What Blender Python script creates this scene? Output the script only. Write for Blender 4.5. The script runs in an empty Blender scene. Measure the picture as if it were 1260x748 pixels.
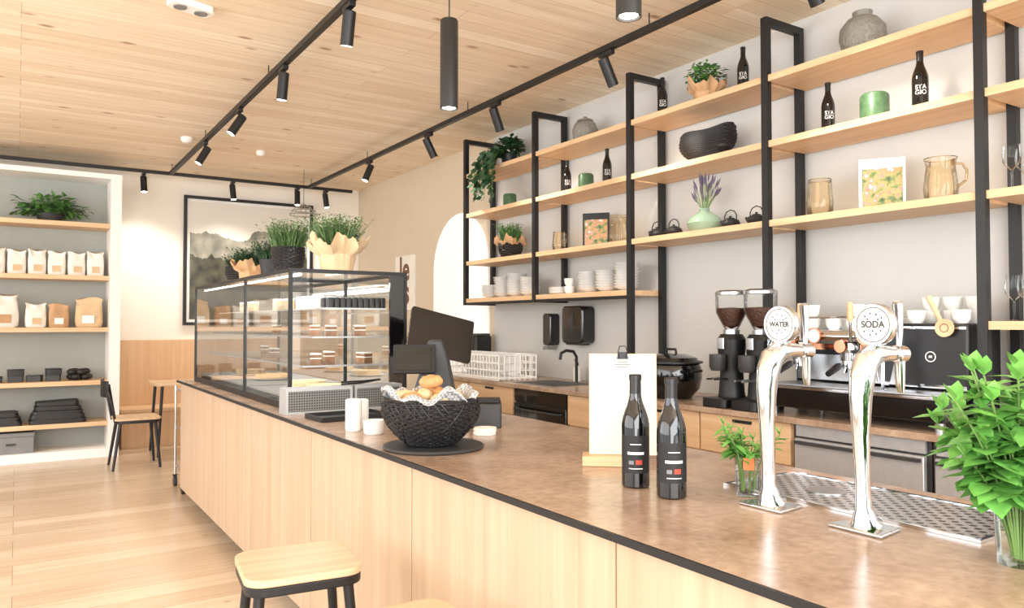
import bpy, math, random, bmesh
from mathutils import Vector, Matrix, Euler
PI=math.pi
scene=bpy.context.scene
COL=scene.collection
try:
    scene.view_settings.view_transform='Standard'
    scene.view_settings.look='None'
    scene.view_settings.exposure=0.0
except Exception as e: print(e)

# ---------------------------------------------------------------- materials
def c(r,g,b):
    def f(x):
        x/=255.0
        return x/12.92 if x<=0.04045 else ((x+0.055)/1.055)**2.4
    return (f(r),f(g),f(b),1)
def new(name):
    m=bpy.data.materials.new(name); m.use_nodes=True
    nt=m.node_tree; return m,nt,nt.nodes['Principled BSDF']
def mat(name,col,rough=.5,metal=0,emis=None,es=0,noise=.06,ns=12,bump=0,coat=0):
    m,nt,b=new(name); N=nt.nodes; L=nt.links
    b.inputs['Roughness'].default_value=rough; b.inputs['Metallic'].default_value=metal
    b.inputs['Coat Weight'].default_value=coat
    tc=N.new('ShaderNodeTexCoord'); n=N.new('ShaderNodeTexNoise'); n.inputs['Scale'].default_value=ns
    L.new(tc.outputs['Object'],n.inputs['Vector'])
    r=N.new('ShaderNodeValToRGB'); r.color_ramp.elements[0].position=.3; r.color_ramp.elements[1].position=.7
    k0=1-noise; k1=1+noise
    r.color_ramp.elements[0].color=(col[0]*k0,col[1]*k0,col[2]*k0,1); r.color_ramp.elements[1].color=(min(col[0]*k1,1),min(col[1]*k1,1),min(col[2]*k1,1),1)
    L.new(n.outputs['Fac'],r.inputs['Fac']); L.new(r.outputs['Color'],b.inputs['Base Color'])
    if emis:
        b.inputs['Emission Color'].default_value=emis; b.inputs['Emission Strength'].default_value=es
    if bump:
        bp=N.new('ShaderNodeBump'); bp.inputs['Strength'].default_value=bump; bp.inputs['Distance'].default_value=.01
        L.new(n.outputs['Fac'],bp.inputs['Height']); L.new(bp.outputs['Normal'],b.inputs['Normal'])
    return m
def wood(name,ca,cb,axis='x',rough=.5,fine=28,coarse=1.3):
    m,nt,b=new(name); N=nt.nodes; L=nt.links
    tc=N.new('ShaderNodeTexCoord'); mp=N.new('ShaderNodeMapping')
    s=[fine]*3; s['xyz'.index(axis)]=coarse; mp.inputs['Scale'].default_value=s
    L.new(tc.outputs['Object'],mp.inputs['Vector'])
    n=N.new('ShaderNodeTexNoise'); n.inputs['Scale'].default_value=1; n.inputs['Detail'].default_value=5; n.inputs['Roughness'].default_value=.6; n.inputs['Distortion'].default_value=.4
    L.new(mp.outputs['Vector'],n.inputs['Vector'])
    r=N.new('ShaderNodeValToRGB'); r.color_ramp.elements[0].position=.3; r.color_ramp.elements[1].position=.7
    r.color_ramp.elements[0].color=ca; r.color_ramp.elements[1].color=cb
    L.new(n.outputs['Fac'],r.inputs['Fac']); L.new(r.outputs['Color'],b.inputs['Base Color'])
    b.inputs['Roughness'].default_value=rough
    bp=N.new('ShaderNodeBump'); bp.inputs['Strength'].default_value=.08; L.new(n.outputs['Fac'],bp.inputs['Height']); L.new(bp.outputs['Normal'],b.inputs['Normal'])
    return m
def planks(name,c1,c2,cm,w,l,rough,knots=.0,knotcol=None,grain=.5):
    m,nt,b=new(name); N=nt.nodes; L=nt.links
    tc=N.new('ShaderNodeTexCoord'); mp=N.new('ShaderNodeMapping')
    L.new(tc.outputs['Object'],mp.inputs['Vector'])
    br=N.new('ShaderNodeTexBrick'); br.inputs['Scale'].default_value=1; br.inputs['Brick Width'].default_value=l; br.inputs['Row Height'].default_value=w
    br.inputs['Mortar Size'].default_value=.0018; br.inputs['Mortar Smooth'].default_value=.3; br.offset=.37; br.offset_frequency=3
    br.inputs['Color1'].default_value=c1; br.inputs['Color2'].default_value=c2; br.inputs['Mortar'].default_value=cm
    L.new(mp.outputs['Vector'],br.inputs['Vector'])
    mp2=N.new('ShaderNodeMapping'); mp2.inputs['Scale'].default_value=(1.5,24,1); L.new(mp.outputs['Vector'],mp2.inputs['Vector'])
    n=N.new('ShaderNodeTexNoise'); n.inputs['Scale'].default_value=1; n.inputs['Detail'].default_value=6; n.inputs['Distortion'].default_value=.8
    L.new(mp2.outputs['Vector'],n.inputs['Vector'])
    r=N.new('ShaderNodeValToRGB'); r.color_ramp.elements[0].position=.3; r.color_ramp.elements[1].position=.65
    r.color_ramp.elements[0].color=(.77,.72,.65,1); r.color_ramp.elements[1].color=(1.0,1.0,1.0,1)
    L.new(n.outputs['Fac'],r.inputs['Fac'])
    mx=N.new('ShaderNodeMix'); mx.data_type='RGBA'; mx.blend_type='MULTIPLY'; mx.inputs[0].default_value=grain
    L.new(br.outputs['Color'],mx.inputs[6]); L.new(r.outputs['Color'],mx.inputs[7])
    out=mx.outputs[2]
    if knots:
        mp3=N.new('ShaderNodeMapping'); mp3.inputs['Scale'].default_value=(2.4,5,1); L.new(mp.outputs['Vector'],mp3.inputs['Vector'])
        v=N.new('ShaderNodeTexVoronoi'); v.inputs['Scale'].default_value=1.0; L.new(mp3.outputs['Vector'],v.inputs['Vector'])
        r2=N.new('ShaderNodeValToRGB'); r2.color_ramp.elements[0].position=knots; r2.color_ramp.elements[1].position=knots*2.6
        r2.color_ramp.elements[0].color=knotcol; r2.color_ramp.elements[1].color=(1,1,1,1)
        L.new(v.outputs['Distance'],r2.inputs['Fac'])
        m2=N.new('ShaderNodeMix'); m2.data_type='RGBA'; m2.blend_type='MULTIPLY'; m2.inputs[0].default_value=.75
        L.new(out,m2.inputs[6]); L.new(r2.outputs['Color'],m2.inputs[7]); out=m2.outputs[2]
    L.new(out,b.inputs['Base Color']); b.inputs['Roughness'].default_value=rough
    return m
def glass(name,tint=(1,1,1,1),gl=.2,k=.6):
    m=bpy.data.materials.new(name); m.use_nodes=True; nt=m.node_tree; N=nt.nodes; L=nt.links
    N.remove(N['Principled BSDF']); o=N['Material Output']
    t=N.new('ShaderNodeBsdfTransparent'); t.inputs['Color'].default_value=tint
    g=N.new('ShaderNodeBsdfGlossy'); g.inputs['Roughness'].default_value=.03
    f=N.new('ShaderNodeLayerWeight'); f.inputs['Blend'].default_value=gl
    mu=N.new('ShaderNodeMath'); mu.operation='MULTIPLY'; mu.inputs[1].default_value=k
    L.new(f.outputs['Fresnel'],mu.inputs[0])
    mx=N.new('ShaderNodeMixShader'); L.new(mu.outputs[0],mx.inputs[0]); L.new(t.outputs[0],mx.inputs[1]); L.new(g.outputs[0],mx.inputs[2]); L.new(mx.outputs[0],o.inputs['Surface'])
    return m
M={}
M['oak']=wood('oak_shelf_wood',c(210,170,128),c(230,196,156),'y')
M['oakx']=wood('oak_wood_x',c(210,170,128),c(230,196,156),'x')
M['oakv']=wood('oak_panel_wood',c(184,156,130),c(205,178,151),'z',.45,fine=22,coarse=.7)
M['benchw']=wood('bench_oak_wood',c(208,168,128),c(222,184,146),'z',.5)
M['seatwood']=wood('seat_wood',c(200,168,132),c(220,190,156),'x',.4)
M['floor']=planks('oak_floor_planks',c(216,197,173),c(197,173,147),c(150,124,100),.19,2.3,.25,.025,c(168,136,108),.55)
M['ceil']=planks('pine_ceiling_planks',c(250,237,216),c(234,213,184),c(192,162,130),.125,3.4,.6,.055,c(168,120,82),.55)
M['wallR']=mat('grey_white_plaster',c(205,205,202),.85,noise=.015,ns=3)
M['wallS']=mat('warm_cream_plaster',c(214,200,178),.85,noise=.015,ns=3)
M['wallF']=mat('cream_plaster',c(240,234,224),.85,noise=.015,ns=3)
M['white']=mat('white_paint',c(240,238,234),.7,noise=.01)
M['niche']=mat('grey_green_paint',c(165,167,160),.8,noise=.02)
M['black']=mat('black_powder_coated_steel',c(20,20,22),.45,noise=.05)
M['blackgl']=mat('glossy_black',c(12,12,14),.12,noise=.03,coat=.5)
M['blackmt']=mat('matte_black_plastic',c(26,26,28),.6,noise=.05)
M['dark']=mat('dark_grey',c(54,54,55),.5,noise=.05)
M['grey']=mat('mid_grey',c(125,125,125),.5,noise=.05)
M['chrome']=mat('polished_chrome',c(215,219,224),.07,1,noise=.02)
M['steel']=mat('brushed_steel',c(182,184,186),.3,1,noise=.05,ns=40)
M['steell']=mat('pale_brushed_steel',c(186,187,188),.35,.35,noise=.05,ns=40)
M['copper']=mat('polished_copper',c(200,135,105),.2,1,noise=.05)
M['porc']=mat('white_porcelain',c(242,241,238),.2,noise=.01)
M['kraft']=mat('kraft_paper',c(196,156,116),.8,noise=.12,ns=9,bump=.3)
M['kraftl']=mat('pale_kraft_paper',c(216,186,148),.8,noise=.1,ns=9,bump=.3)
M['cream']=mat('cream_paper',c(240,237,228),.75,noise=.03,bump=.15)
M['paper']=mat('menu_paper',c(212,212,192),.7,noise=.02)
M['leaf']=mat('green_leaf',c(96,142,74),.45,noise=.35,ns=30)
M['leafl']=mat('fresh_mint_leaf',c(114,178,84),.4,noise=.3,ns=30)
M['leafd']=mat('dark_ivy_leaf',c(48,80,48),.45,noise=.4,ns=30)
M['grass']=mat('herb_green',c(92,122,72),.6,noise=.35,ns=40)
M['stem']=mat('plant_stem',c(110,140,75),.6)
M['soil']=mat('potting_soil',c(50,38,30),.95,noise=.3,ns=60)
M['lav']=mat('dried_lavender',c(104,94,116),.8,noise=.3,ns=50)
M['bread']=mat('baked_bread_crust',c(206,156,104),.6,noise=.35,ns=30,bump=.3)
M['breadl']=mat('pale_bread_crust',c(228,198,156),.7,noise=.25,ns=30,bump=.2)
M['pastry']=mat('brown_pastry',c(140,102,76),.6,noise=.3,ns=30,bump=.4)
M['wicker']=mat('black_woven_fibre',c(30,29,32),.5,noise=.35,ns=80)
M['bottle']=mat('dark_wine_glass',c(10,10,12),.07,noise=.02,coat=.6)
M['capsule']=mat('black_foil_capsule',c(18,17,18),.35,noise=.02)
M['red']=mat('red_print',c(205,70,50),.6)
M['green']=mat('green_glazed_ceramic',c(78,108,76),.25,noise=.3,ns=25)
M['stone']=mat('textured_grey_stoneware',c(132,128,118),.6,noise=.2,ns=60,bump=.6)
M['mintvase']=mat('pale_green_glass',c(148,172,150),.15,noise=.05)
M['brown']=mat('brown_lettering',c(120,85,64),.7)
M['beans']=mat('roasted_coffee_beans',c(80,48,32),.5,noise=.5,ns=90,bump=.8)
M['glass']=glass('clear_glass',(.965,.975,.975,1),.2,.8)
M['caseglass']=glass('display_glass',(.975,.985,.98,1),.25,.6)
M['amber']=glass('amber_glass',(.975,.88,.72,1),.3,.9)
M['water']=glass('water',(.95,.98,.95,1),.15)
M['emit']=mat('warm_lamp_lens',c(255,240,215),.3,emis=(1,.9,.75,1),es=14)
M['emit2']=mat('display_light_strip',c(255,250,240),.3,emis=(1,.97,.9,1),es=6)
M['orange']=mat('orange_print',c(225,125,70),.6)
M['lather']=mat('black_leather',c(28,26,26),.5,noise=.2,bump=.3)
M['screen']=mat('dark_screen',c(20,26,28),.08,noise=.1,coat=.6)
M['archw']=mat('glowing_white_arch',c(252,252,252),.6,noise=.005,emis=(.97,.98,1,1),es=.22)  # white with added glow, imitating a brightly lit doorway
def topmat():
    m,nt,b=new('bronze_stone_worktop'); N=nt.nodes; L=nt.links
    tc=N.new('ShaderNodeTexCoord'); n=N.new('ShaderNodeTexNoise'); n.inputs['Scale'].default_value=4.5; n.inputs['Detail'].default_value=10; n.inputs['Roughness'].default_value=.7
    n2=N.new('ShaderNodeTexNoise'); n2.inputs['Scale'].default_value=38; n2.inputs['Detail'].default_value=5
    L.new(tc.outputs['Object'],n.inputs['Vector']); L.new(tc.outputs['Object'],n2.inputs['Vector'])
    r=N.new('ShaderNodeValToRGB'); e=r.color_ramp.elements; e[0].position=.34; e[1].position=.66; e[0].color=c(154,128,107); e[1].color=c(194,168,144)
    L.new(n.outputs['Fac'],r.inputs['Fac'])
    r2=N.new('ShaderNodeValToRGB'); e=r2.color_ramp.elements; e[0].position=.38; e[1].position=.58; e[0].color=(.78,.74,.71,1); e[1].color=(1,1,1,1)
    L.new(n2.outputs['Fac'],r2.inputs['Fac'])
    mx=N.new('ShaderNodeMix'); mx.data_type='RGBA'; mx.blend_type='MULTIPLY'; mx.inputs[0].default_value=.7
    L.new(r.outputs['Color'],mx.inputs[6]); L.new(r2.outputs['Color'],mx.inputs[7]); L.new(mx.outputs[2],b.inputs['Base Color'])
    b.inputs['Roughness'].default_value=.24; b.inputs['Specular IOR Level'].default_value=.65
    return m
M['top']=topmat()
def clothmat():
    m,nt,b=new('checked_tea_towel'); N=nt.nodes; L=nt.links
    tc=N.new('ShaderNodeTexCoord'); ck=N.new('ShaderNodeTexChecker'); ck.inputs['Scale'].default_value=110
    ck.inputs['Color1'].default_value=c(210,207,202); ck.inputs['Color2'].default_value=c(140,141,144)
    L.new(tc.outputs['Object'],ck.inputs['Vector']); L.new(ck.outputs['Color'],b.inputs['Base Color']); b.inputs['Roughness'].default_value=.9
    return m
M['cloth']=clothmat()
def paintmat():
    m,nt,b=new('mountain_photo_print'); N=nt.nodes; L=nt.links
    tc=N.new('ShaderNodeTexCoord'); sp=N.new('ShaderNodeSeparateXYZ'); L.new(tc.outputs['Object'],sp.inputs[0])
    def ridge(scale,amp,base,det):
        n=N.new('ShaderNodeTexNoise'); n.noise_dimensions='1D'; n.inputs['Scale'].default_value=scale; n.inputs['Detail'].default_value=det
        L.new(sp.outputs['X'],n.inputs['W'])
        a=N.new('ShaderNodeMath'); a.operation='MULTIPLY_ADD'; a.inputs[1].default_value=amp; a.inputs[2].default_value=base; L.new(n.outputs['Fac'],a.inputs[0])
        g=N.new('ShaderNodeMath'); g.operation='LESS_THAN'; L.new(sp.outputs['Z'],g.inputs[0]); L.new(a.outputs[0],g.inputs[1]); return g.outputs[0]
    n=N.new('ShaderNodeTexNoise'); n.inputs['Scale'].default_value=6; n.inputs['Detail'].default_value=10; L.new(tc.outputs['Object'],n.inputs['Vector'])
    rr=N.new('ShaderNodeValToRGB'); rr.color_ramp.elements[0].position=.35; rr.color_ramp.elements[1].position=.65; rr.color_ramp.elements[0].color=c(108,108,98); rr.color_ramp.elements[1].color=c(166,160,146); L.new(n.outputs['Fac'],rr.inputs[0])
    r3=N.new('ShaderNodeValToRGB'); r3.color_ramp.elements[0].position=.35; r3.color_ramp.elements[1].position=.7; r3.color_ramp.elements[0].color=c(34,34,28); r3.color_ramp.elements[1].color=c(104,100,76); L.new(n.outputs['Fac'],r3.inputs[0])
    m1=N.new('ShaderNodeMix'); m1.data_type='RGBA'; L.new(ridge(2.2,.5,.86,5),m1.inputs[0]); m1.inputs[6].default_value=c(222,217,208); L.new(rr.outputs['Color'],m1.inputs[7])
    m2=N.new('ShaderNodeMix'); m2.data_type='RGBA'; L.new(ridge(2.5,.8,.42,10),m2.inputs[0]); L.new(m1.outputs[2],m2.inputs[6]); L.new(r3.outputs['Color'],m2.inputs[7])
    L.new(m2.outputs[2],b.inputs['Base Color']); b.inputs['Roughness'].default_value=.3
    return m
M['paint']=paintmat()
def coverm():
    m,nt,b=new('cookbook_cover_photo'); N=nt.nodes; L=nt.links
    tc=N.new('ShaderNodeTexCoord'); v=N.new('ShaderNodeTexNoise'); v.inputs['Scale'].default_value=28; v.inputs['Detail'].default_value=4; L.new(tc.outputs['Object'],v.inputs['Vector'])
    r=N.new('ShaderNodeValToRGB'); e=r.color_ramp.elements; e[0].position=.3; e[1].position=.72; e[0].color=c(52,72,40); e[1].color=c(240,234,220); x=e.new(.45); x.color=c(110,130,70); x=e.new(.54); x.color=c(205,150,96); x=e.new(.6); x.color=c(160,110,100)
    L.new(v.outputs['Fac'],r.inputs[0]); L.new(r.outputs['Color'],b.inputs['Base Color']); b.inputs['Roughness'].default_value=.3
    return m
M['cover']=coverm()

# ---------------------------------------------------------------- mesh builder
class MB:
    def __init__(s): s.v=[]; s.f=[]
    def box(s,x0,x1,y0,y1,z0,z1):
        o=len(s.v)
        s.v+=[(x0,y0,z0),(x1,y0,z0),(x1,y1,z0),(x0,y1,z0),(x0,y0,z1),(x1,y0,z1),(x1,y1,z1),(x0,y1,z1)]
        s.f+=[tuple(o+i for i in q) for q in ((0,3,2,1),(4,5,6,7),(0,1,5,4),(1,2,6,5),(2,3,7,6),(3,0,4,7))]; return s
    def quad(s,*p):
        o=len(s.v); s.v+=list(p); s.f.append(tuple(range(o,o+len(p)))); return s
    def lathe(s,prof,n=32,cx=0,cy=0,cz=0,wob=None):
        o=len(s.v); rings=[]
        for (r,z) in prof:
            if r<1e-6:
                s.v.append((cx,cy,cz+z)); rings.append([len(s.v)-1])
            else:
                ring=[]
                for i in range(n):
                    a=2*PI*i/n; rr=r; zz=z
                    if wob: rr,zz=wob(r,z,a)
                    s.v.append((cx+rr*math.cos(a),cy+rr*math.sin(a),cz+zz)); ring.append(len(s.v)-1)
                rings.append(ring)
        for A,B in zip(rings,rings[1:]):
            if len(A)==1 and len(B)==1: continue
            for i in range(n):
                j=(i+1)%n
                if len(A)==1: s.f.append((A[0],B[i],B[j]))
                elif len(B)==1: s.f.append((A[i],A[j],B[0]))
                else: s.f.append((A[i],A[j],B[j],B[i]))
        return s
    def cyl(s,r,z0,z1,cx=0,cy=0,n=24,r2=None):
        if r2 is None: r2=r
        return s.lathe([(0,z0),(r,z0),(r2,z1),(0,z1)],n,cx,cy)
    def tube(s,path,r,n=8,closed=False,caps=True,flat=1.0):
        P=[Vector(p) for p in path]; m=len(P)
        R=r if isinstance(r,(list,tuple)) else [r]*m
        T=[]
        for i in range(m):
            if closed: t=P[(i+1)%m]-P[i-1]
            else: t=P[min(i+1,m-1)]-P[max(i-1,0)]
            T.append(t.normalized() if t.length>1e-9 else Vector((0,0,1)))
        up=Vector((0,0,1)) if abs(T[0].z)<.9 else Vector((1,0,0))
        u=T[0].cross(up).normalized(); o=len(s.v)
        for i in range(m):
            u=(u-T[i]*u.dot(T[i])).normalized(); w=T[i].cross(u)
            for k in range(n):
                a=2*PI*k/n; s.v.append(tuple(P[i]+u*(R[i]*math.cos(a))+w*(R[i]*flat*math.sin(a))))
        for i in range(m if closed else m-1):
            j=(i+1)%m
            for k in range(n):
                l=(k+1)%n; s.f.append((o+i*n+k,o+i*n+l,o+j*n+l,o+j*n+k))
        if caps and not closed:
            s.f.append(tuple(o+k for k in reversed(range(n)))); s.f.append(tuple(o+(m-1)*n+k for k in range(n)))
        return s
    def prism(s,pts,z0,z1,ax='z'):
        o=len(s.v); n=len(pts)
        for z in (z0,z1):
            for (a,b) in pts:
                s.v.append({'z':(a,b,z),'y':(a,z,b),'x':(z,a,b)}[ax])
        s.f.append(tuple(o+i for i in reversed(range(n)))); s.f.append(tuple(o+n+i for i in range(n)))
        for i in range(n):
            j=(i+1)%n; s.f.append((o+i,o+j,o+n+j,o+n+i))
        return s
    def arc(s,r,z0,z1,a0,a1,n=12):
        o=len(s.v)
        for i in range(n+1):
            a=a0+(a1-a0)*i/n
            for z in (z0,z1): s.v.append((r*math.sin(a),-r*math.cos(a),z))
        for i in range(n): s.f.append((o+2*i,o+2*i+2,o+2*i+3,o+2*i+1))
        return s
    def leaf(s,b,d,L,W,curl=.2,nrm=None):
        b=Vector(b); d=Vector(d).normalized()
        up=Vector(nrm) if nrm else Vector((0,0,1))
        sd=d.cross(up)
        if sd.length<.05: sd=d.cross(Vector((1,0,0)))
        sd.normalize(); n=sd.cross(d).normalized(); o=len(s.v)
        def p(t,w,h): return tuple(b+d*(L*t)+sd*(W*w)+n*(L*h))
        s.v+=[p(0,0,0),p(.3,.45,.06-curl*.1),p(.3,0,-.0),p(.3,-.45,.06-curl*.1),p(.65,.40,.04-curl*.5),p(.65,0,-.03-curl*.4),p(.65,-.40,.04-curl*.5),p(1,0,-curl)]
        s.f+=[tuple(o+i for i in q) for q in ((0,1,2),(0,2,3),(1,4,5,2),(2,5,6,3),(4,7,5),(5,7,6))]; return s
    def ell(s,rx,ry,rz,cx=0,cy=0,cz=0,n=16,m=8):
        o=MB()
        o.lathe([(0 if i in(0,m) else math.sin(PI*i/m),-math.cos(PI*i/m)) for i in range(m+1)],n)
        return s.add(o,Matrix.Translation((cx,cy,cz))@Matrix.Diagonal((rx,ry,rz,1)))
    def add(s,o,mtx=None):
        k=len(s.v)
        s.v+=[tuple(mtx@Vector(p)) if mtx else p for p in o.v]
        s.f+=[tuple(k+i for i in q) for q in o.f]; return s
    def rr(s,w,d,r,z0,z1,cx=0,cy=0,n=6):
        return s.prism(rrp(w,d,r,cx,cy,n),z0,z1)
def rrp(w,d,r,cx=0,cy=0,n=6):
    pts=[]
    for (sx,sy,a0) in ((1,1,0),(-1,1,PI/2),(-1,-1,PI),(1,-1,1.5*PI)):
        for i in range(n+1):
            a=a0+PI/2*i/n; pts.append((cx+sx*(w/2-r)+r*math.cos(a),cy+sy*(d/2-r)+r*math.sin(a)))
    return pts
def textmb(s,size,curve_r=None,yoff=0,z=0,bold=0.0):
    cu=bpy.data.curves.new('txt','FONT'); cu.body=s; cu.size=size; cu.align_x='CENTER'; cu.align_y='CENTER'; cu.offset=bold; cu.space_line=.85
    ob=bpy.data.objects.new('txt',cu); me=bpy.data.meshes.new_from_object(ob)
    mb=MB()
    for v in me.vertices:
        x,y=v.co.x,v.co.y
        if curve_r: mb.v.append((curve_r*math.sin(x/curve_r),-curve_r*math.cos(x/curve_r),z+y))
        else: mb.v.append((x,yoff,z+y))
    mb.f=[tuple(p.vertices) for p in me.polygons]
    bpy.data.objects.remove(ob); bpy.data.curves.remove(cu); bpy.data.meshes.remove(me)
    return mb
def mkmesh(name,mb,m,sharp=.6,recalc=True):
    me=bpy.data.meshes.new(name); me.from_pydata(mb.v,[],mb.f); me.materials.append(m)
    if recalc:
        bm=bmesh.new(); bm.from_mesh(me); bmesh.ops.recalc_face_normals(bm,faces=bm.faces); bm.to_mesh(me); bm.free()
    for p in me.polygons: p.use_smooth=True
    try: me.set_sharp_from_angle(angle=sharp)
    except Exception: pass
    me.update(); return me
def thing(name,label,cat,loc=(0,0,0),rot=0):
    o=bpy.data.objects.new(name,None); o.empty_display_size=.05; o.location=loc; o.rotation_euler=(0,0,rot)
    o['label']=label; o['category']=cat; COL.objects.link(o); return o
def part(par,name,mb,m,label=None,bevel=0,loc=(0,0,0),rot=(0,0,0)):
    o=bpy.data.objects.new(name,mkmesh(name,mb,m)); COL.objects.link(o); o.parent=par; o.location=loc; o.rotation_euler=rot
    if label: o['label']=label
    if bevel:
        b=o.modifiers.new('b','BEVEL'); b.width=bevel; b.segments=2; b.limit_method='ANGLE'
    return o
def solo(name,label,cat,mb,m,loc=(0,0,0),rot=0,bevel=0):
    o=bpy.data.objects.new(name,mkmesh(name,mb,m)); COL.objects.link(o); o.location=loc; o.rotation_euler=(0,0,rot)
    if cat: o['label']=label; o['category']=cat
    if bevel:
        b=o.modifiers.new('b','BEVEL'); b.width=bevel; b.segments=2; b.limit_method='ANGLE'
    return o
def struct(name,mb,m,loc=(0,0,0)):
    o=solo(name,None,None,mb,m,loc); o['kind']='structure'; return o
def dup(root,loc,rot=None,label=None,scale=None):
    def cp(o,par):
        n=o.copy(); COL.objects.link(n)
        if par: n.parent=par; n.matrix_parent_inverse=o.matrix_parent_inverse.copy()
        for ch in list(o.children): cp(ch,n)
        return n
    n=cp(root,None); n.location=loc
    if rot is not None: n.rotation_euler=(0,0,rot)
    if label: n['label']=label
    if scale: n.scale=(scale,)*3 if not isinstance(scale,tuple) else scale
    return n
def grp(objs,ph):
    for o in objs: o['group']=ph
RW=-PI/2   # front (-y) faces -X (towards the customers)
R=random.Random(7)

# ---------------------------------------------------------------- room
struct('floor',MB().box(-4,3.95,-2.5,9.8,-.1,0),M['floor'])
struct('ceiling',MB().box(-4,3.95,-2.5,9.8,3.15,3.25),M['ceil'])
struct('wall_right',MB().box(3.85,3.95,-2.5,6.22,0,3.15),M['wallR'])
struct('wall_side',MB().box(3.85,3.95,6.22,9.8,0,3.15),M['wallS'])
struct('wall_far',MB().box(-4,3.85,9.7,9.8,0,3.15),M['wallF'])
wl=MB()
for y in (-2.5,0.2,2.9,5.6,8.3): wl.box(-4.1,-4,y,y+.25,0,3.15)
wl.box(-4.1,-4,-2.5,9.8,2.95,3.15); wl.box(-4.1,-4,8.6,9.8,0,3.15); wl.box(-4.1,-4,-2.5,9.8,0,.12)
struct('wall_left',wl,M['wallF'])
struct('baseboard_far',MB().box(.90,3.85,9.685,9.7,0,.07),M['white'])
nb=MB().box(.80,.90,8.8,9.7,0,2.9).box(-2.6,.80,8.8,9.7,2.85,2.9).box(-2.7,-2.6,8.8,9.7,0,2.9).box(-2.6,.80,8.8,9.7,0,.09)
struct('trim_1',nb,M['white'])
struct('trim_2',MB().box(-2.6,.80,9.22,9.26,.09,2.85),M['niche'])
pts=[(7.46,0)]+[(6.88+.58*math.cos(PI*i/24),1.92+.58*math.sin(PI*i/24)) for i in range(25)]+[(6.30,0)]
struct('door_1',MB().prism(pts,3.835,3.849,'x'),M['archw'])  # flat glowing panel standing in for the bright arched opening

# ---------------------------------------------------------------- main counter
cn=thing('serving_counter','long oak-clad serving counter with recessed dark plinth','counter',(0,0,0))
part(cn,'body',MB().box(1.10,1.95,-.7,6.36,.1,.905),M['oakv'])
part(cn,'plinth',MB().box(1.16,1.9,-.66,6.3,0,.1),M['dark'])
ys=[6.38,5.25,4.25,3.25,2.25,1.25,.25,-.7]
for a,b in zip(ys,ys[1:]):
    part(cn,'front_panel',MB().box(1.08,1.0995,b+.003,a-.003,.09,.902),M['oakv'],'light oak veneer panel')
part(cn,'end_panel',MB().box(1.1,1.95,6.3605,6.38,.09,.902),M['oakv'])
ct=solo('countertop','thin bronze-brown stone countertop with black edge on oak counter','countertop',MB().box(1.06,2.0,-.72,6.41,.906,.92),M['top'])
part(ct,'edge_strip',MB().box(1.052,1.0595,-.72,6.41,.903,.9195),M['black'],'thin black edge strip')

# ---------------------------------------------------------------- back counter
bt=solo('back_countertop','brown stone worktop of the back bar','worktop',MB().box(3.18,3.845,-.7,6.35,.87,.9),M['top'],bevel=.002)
def cabinet(y0,y1,kind):
    w=y1-y0-.006
    if kind=='wood':
        t=thing('base_cabinet','light oak base cabinet under back worktop','cabinet',(3.5,(y0+y1)/2,0),RW)
        part(t,'body',MB().box(-w/2,w/2,-.27,.32,.1,.868),M['oakx'])
        part(t,'plinth',MB().box(-w/2,w/2,-.22,.3,0,.099),M['dark'])
        d=part(t,'drawer',MB().box(-w/2+.003,w/2-.003,-.292,-.2705,.66,.865),M['oakx'],bevel=.002)
        part(d,'handle',MB().box(-.06,.06,-.302,-.2925,.835,.85),M['black'])
        d=part(t,'door',MB().box(-w/2+.003,w/2-.003,-.292,-.2705,.11,.65),M['oakx'],bevel=.002)
        part(d,'handle',MB().box(-.06,.06,-.302,-.2925,.62,.635),M['black'])
    elif kind=='oven':
        t=thing('built_in_oven','black built-in undercounter oven','oven',(3.5,(y0+y1)/2,0),RW)
        part(t,'body',MB().box(-w/2,w/2,-.27,.32,.1,.868),M['black'])
        part(t,'plinth',MB().box(-w/2,w/2,-.22,.3,0,.099),M['dark'])
        d=part(t,'door',MB().box(-w/2+.01,w/2-.01,-.295,-.2705,.3,.76),M['blackgl'],bevel=.003)
        part(d,'handle',MB().tube([(-w/2+.06,-.295,.72),(-w/2+.06,-.33,.72),(w/2-.06,-.33,.72),(w/2-.06,-.295,.72)],.007),M['dark'])
        part(t,'control_panel',MB().box(-w/2+.01,w/2-.01,-.29,-.2705,.77,.865),M['blackgl'])
    else:
        t=thing('undercounter_fridge','stainless steel undercounter fridge with door','fridge',(3.5,(y0+y1)/2,0),RW)
        part(t,'body',MB().box(-w/2,w/2,-.27,.32,.1,.868),M['dark'])
        part(t,'plinth',MB().box(-w/2,w/2,-.22,.3,0,.099),M['dark'])
        d=part(t,'door',MB().box(-w/2+.02,w/2-.02,-.30,-.2705,.14,.80),M['steell'],bevel=.004)
        part(d,'handle',MB().box(-w/2+.03,w/2-.03,-.318,-.3005,.775,.79),M['dark'])
        part(t,'vent',MB().box(-w/2+.02,w/2-.02,-.285,-.2705,.81,.865),M['steell'])
for y0,y1,k in ((5.6,6.28,'wood'),(4.9,5.6,'wood'),(4.22,4.9,'oven'),(3.6,4.22,'wood'),(3.0,3.6,'wood'),(2.4,3.0,'wood'),(1.72,2.4,'steel'),(1.04,1.72,'steel'),(.3,1.04,'wood')):
    cabinet(y0,y1,k)

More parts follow.
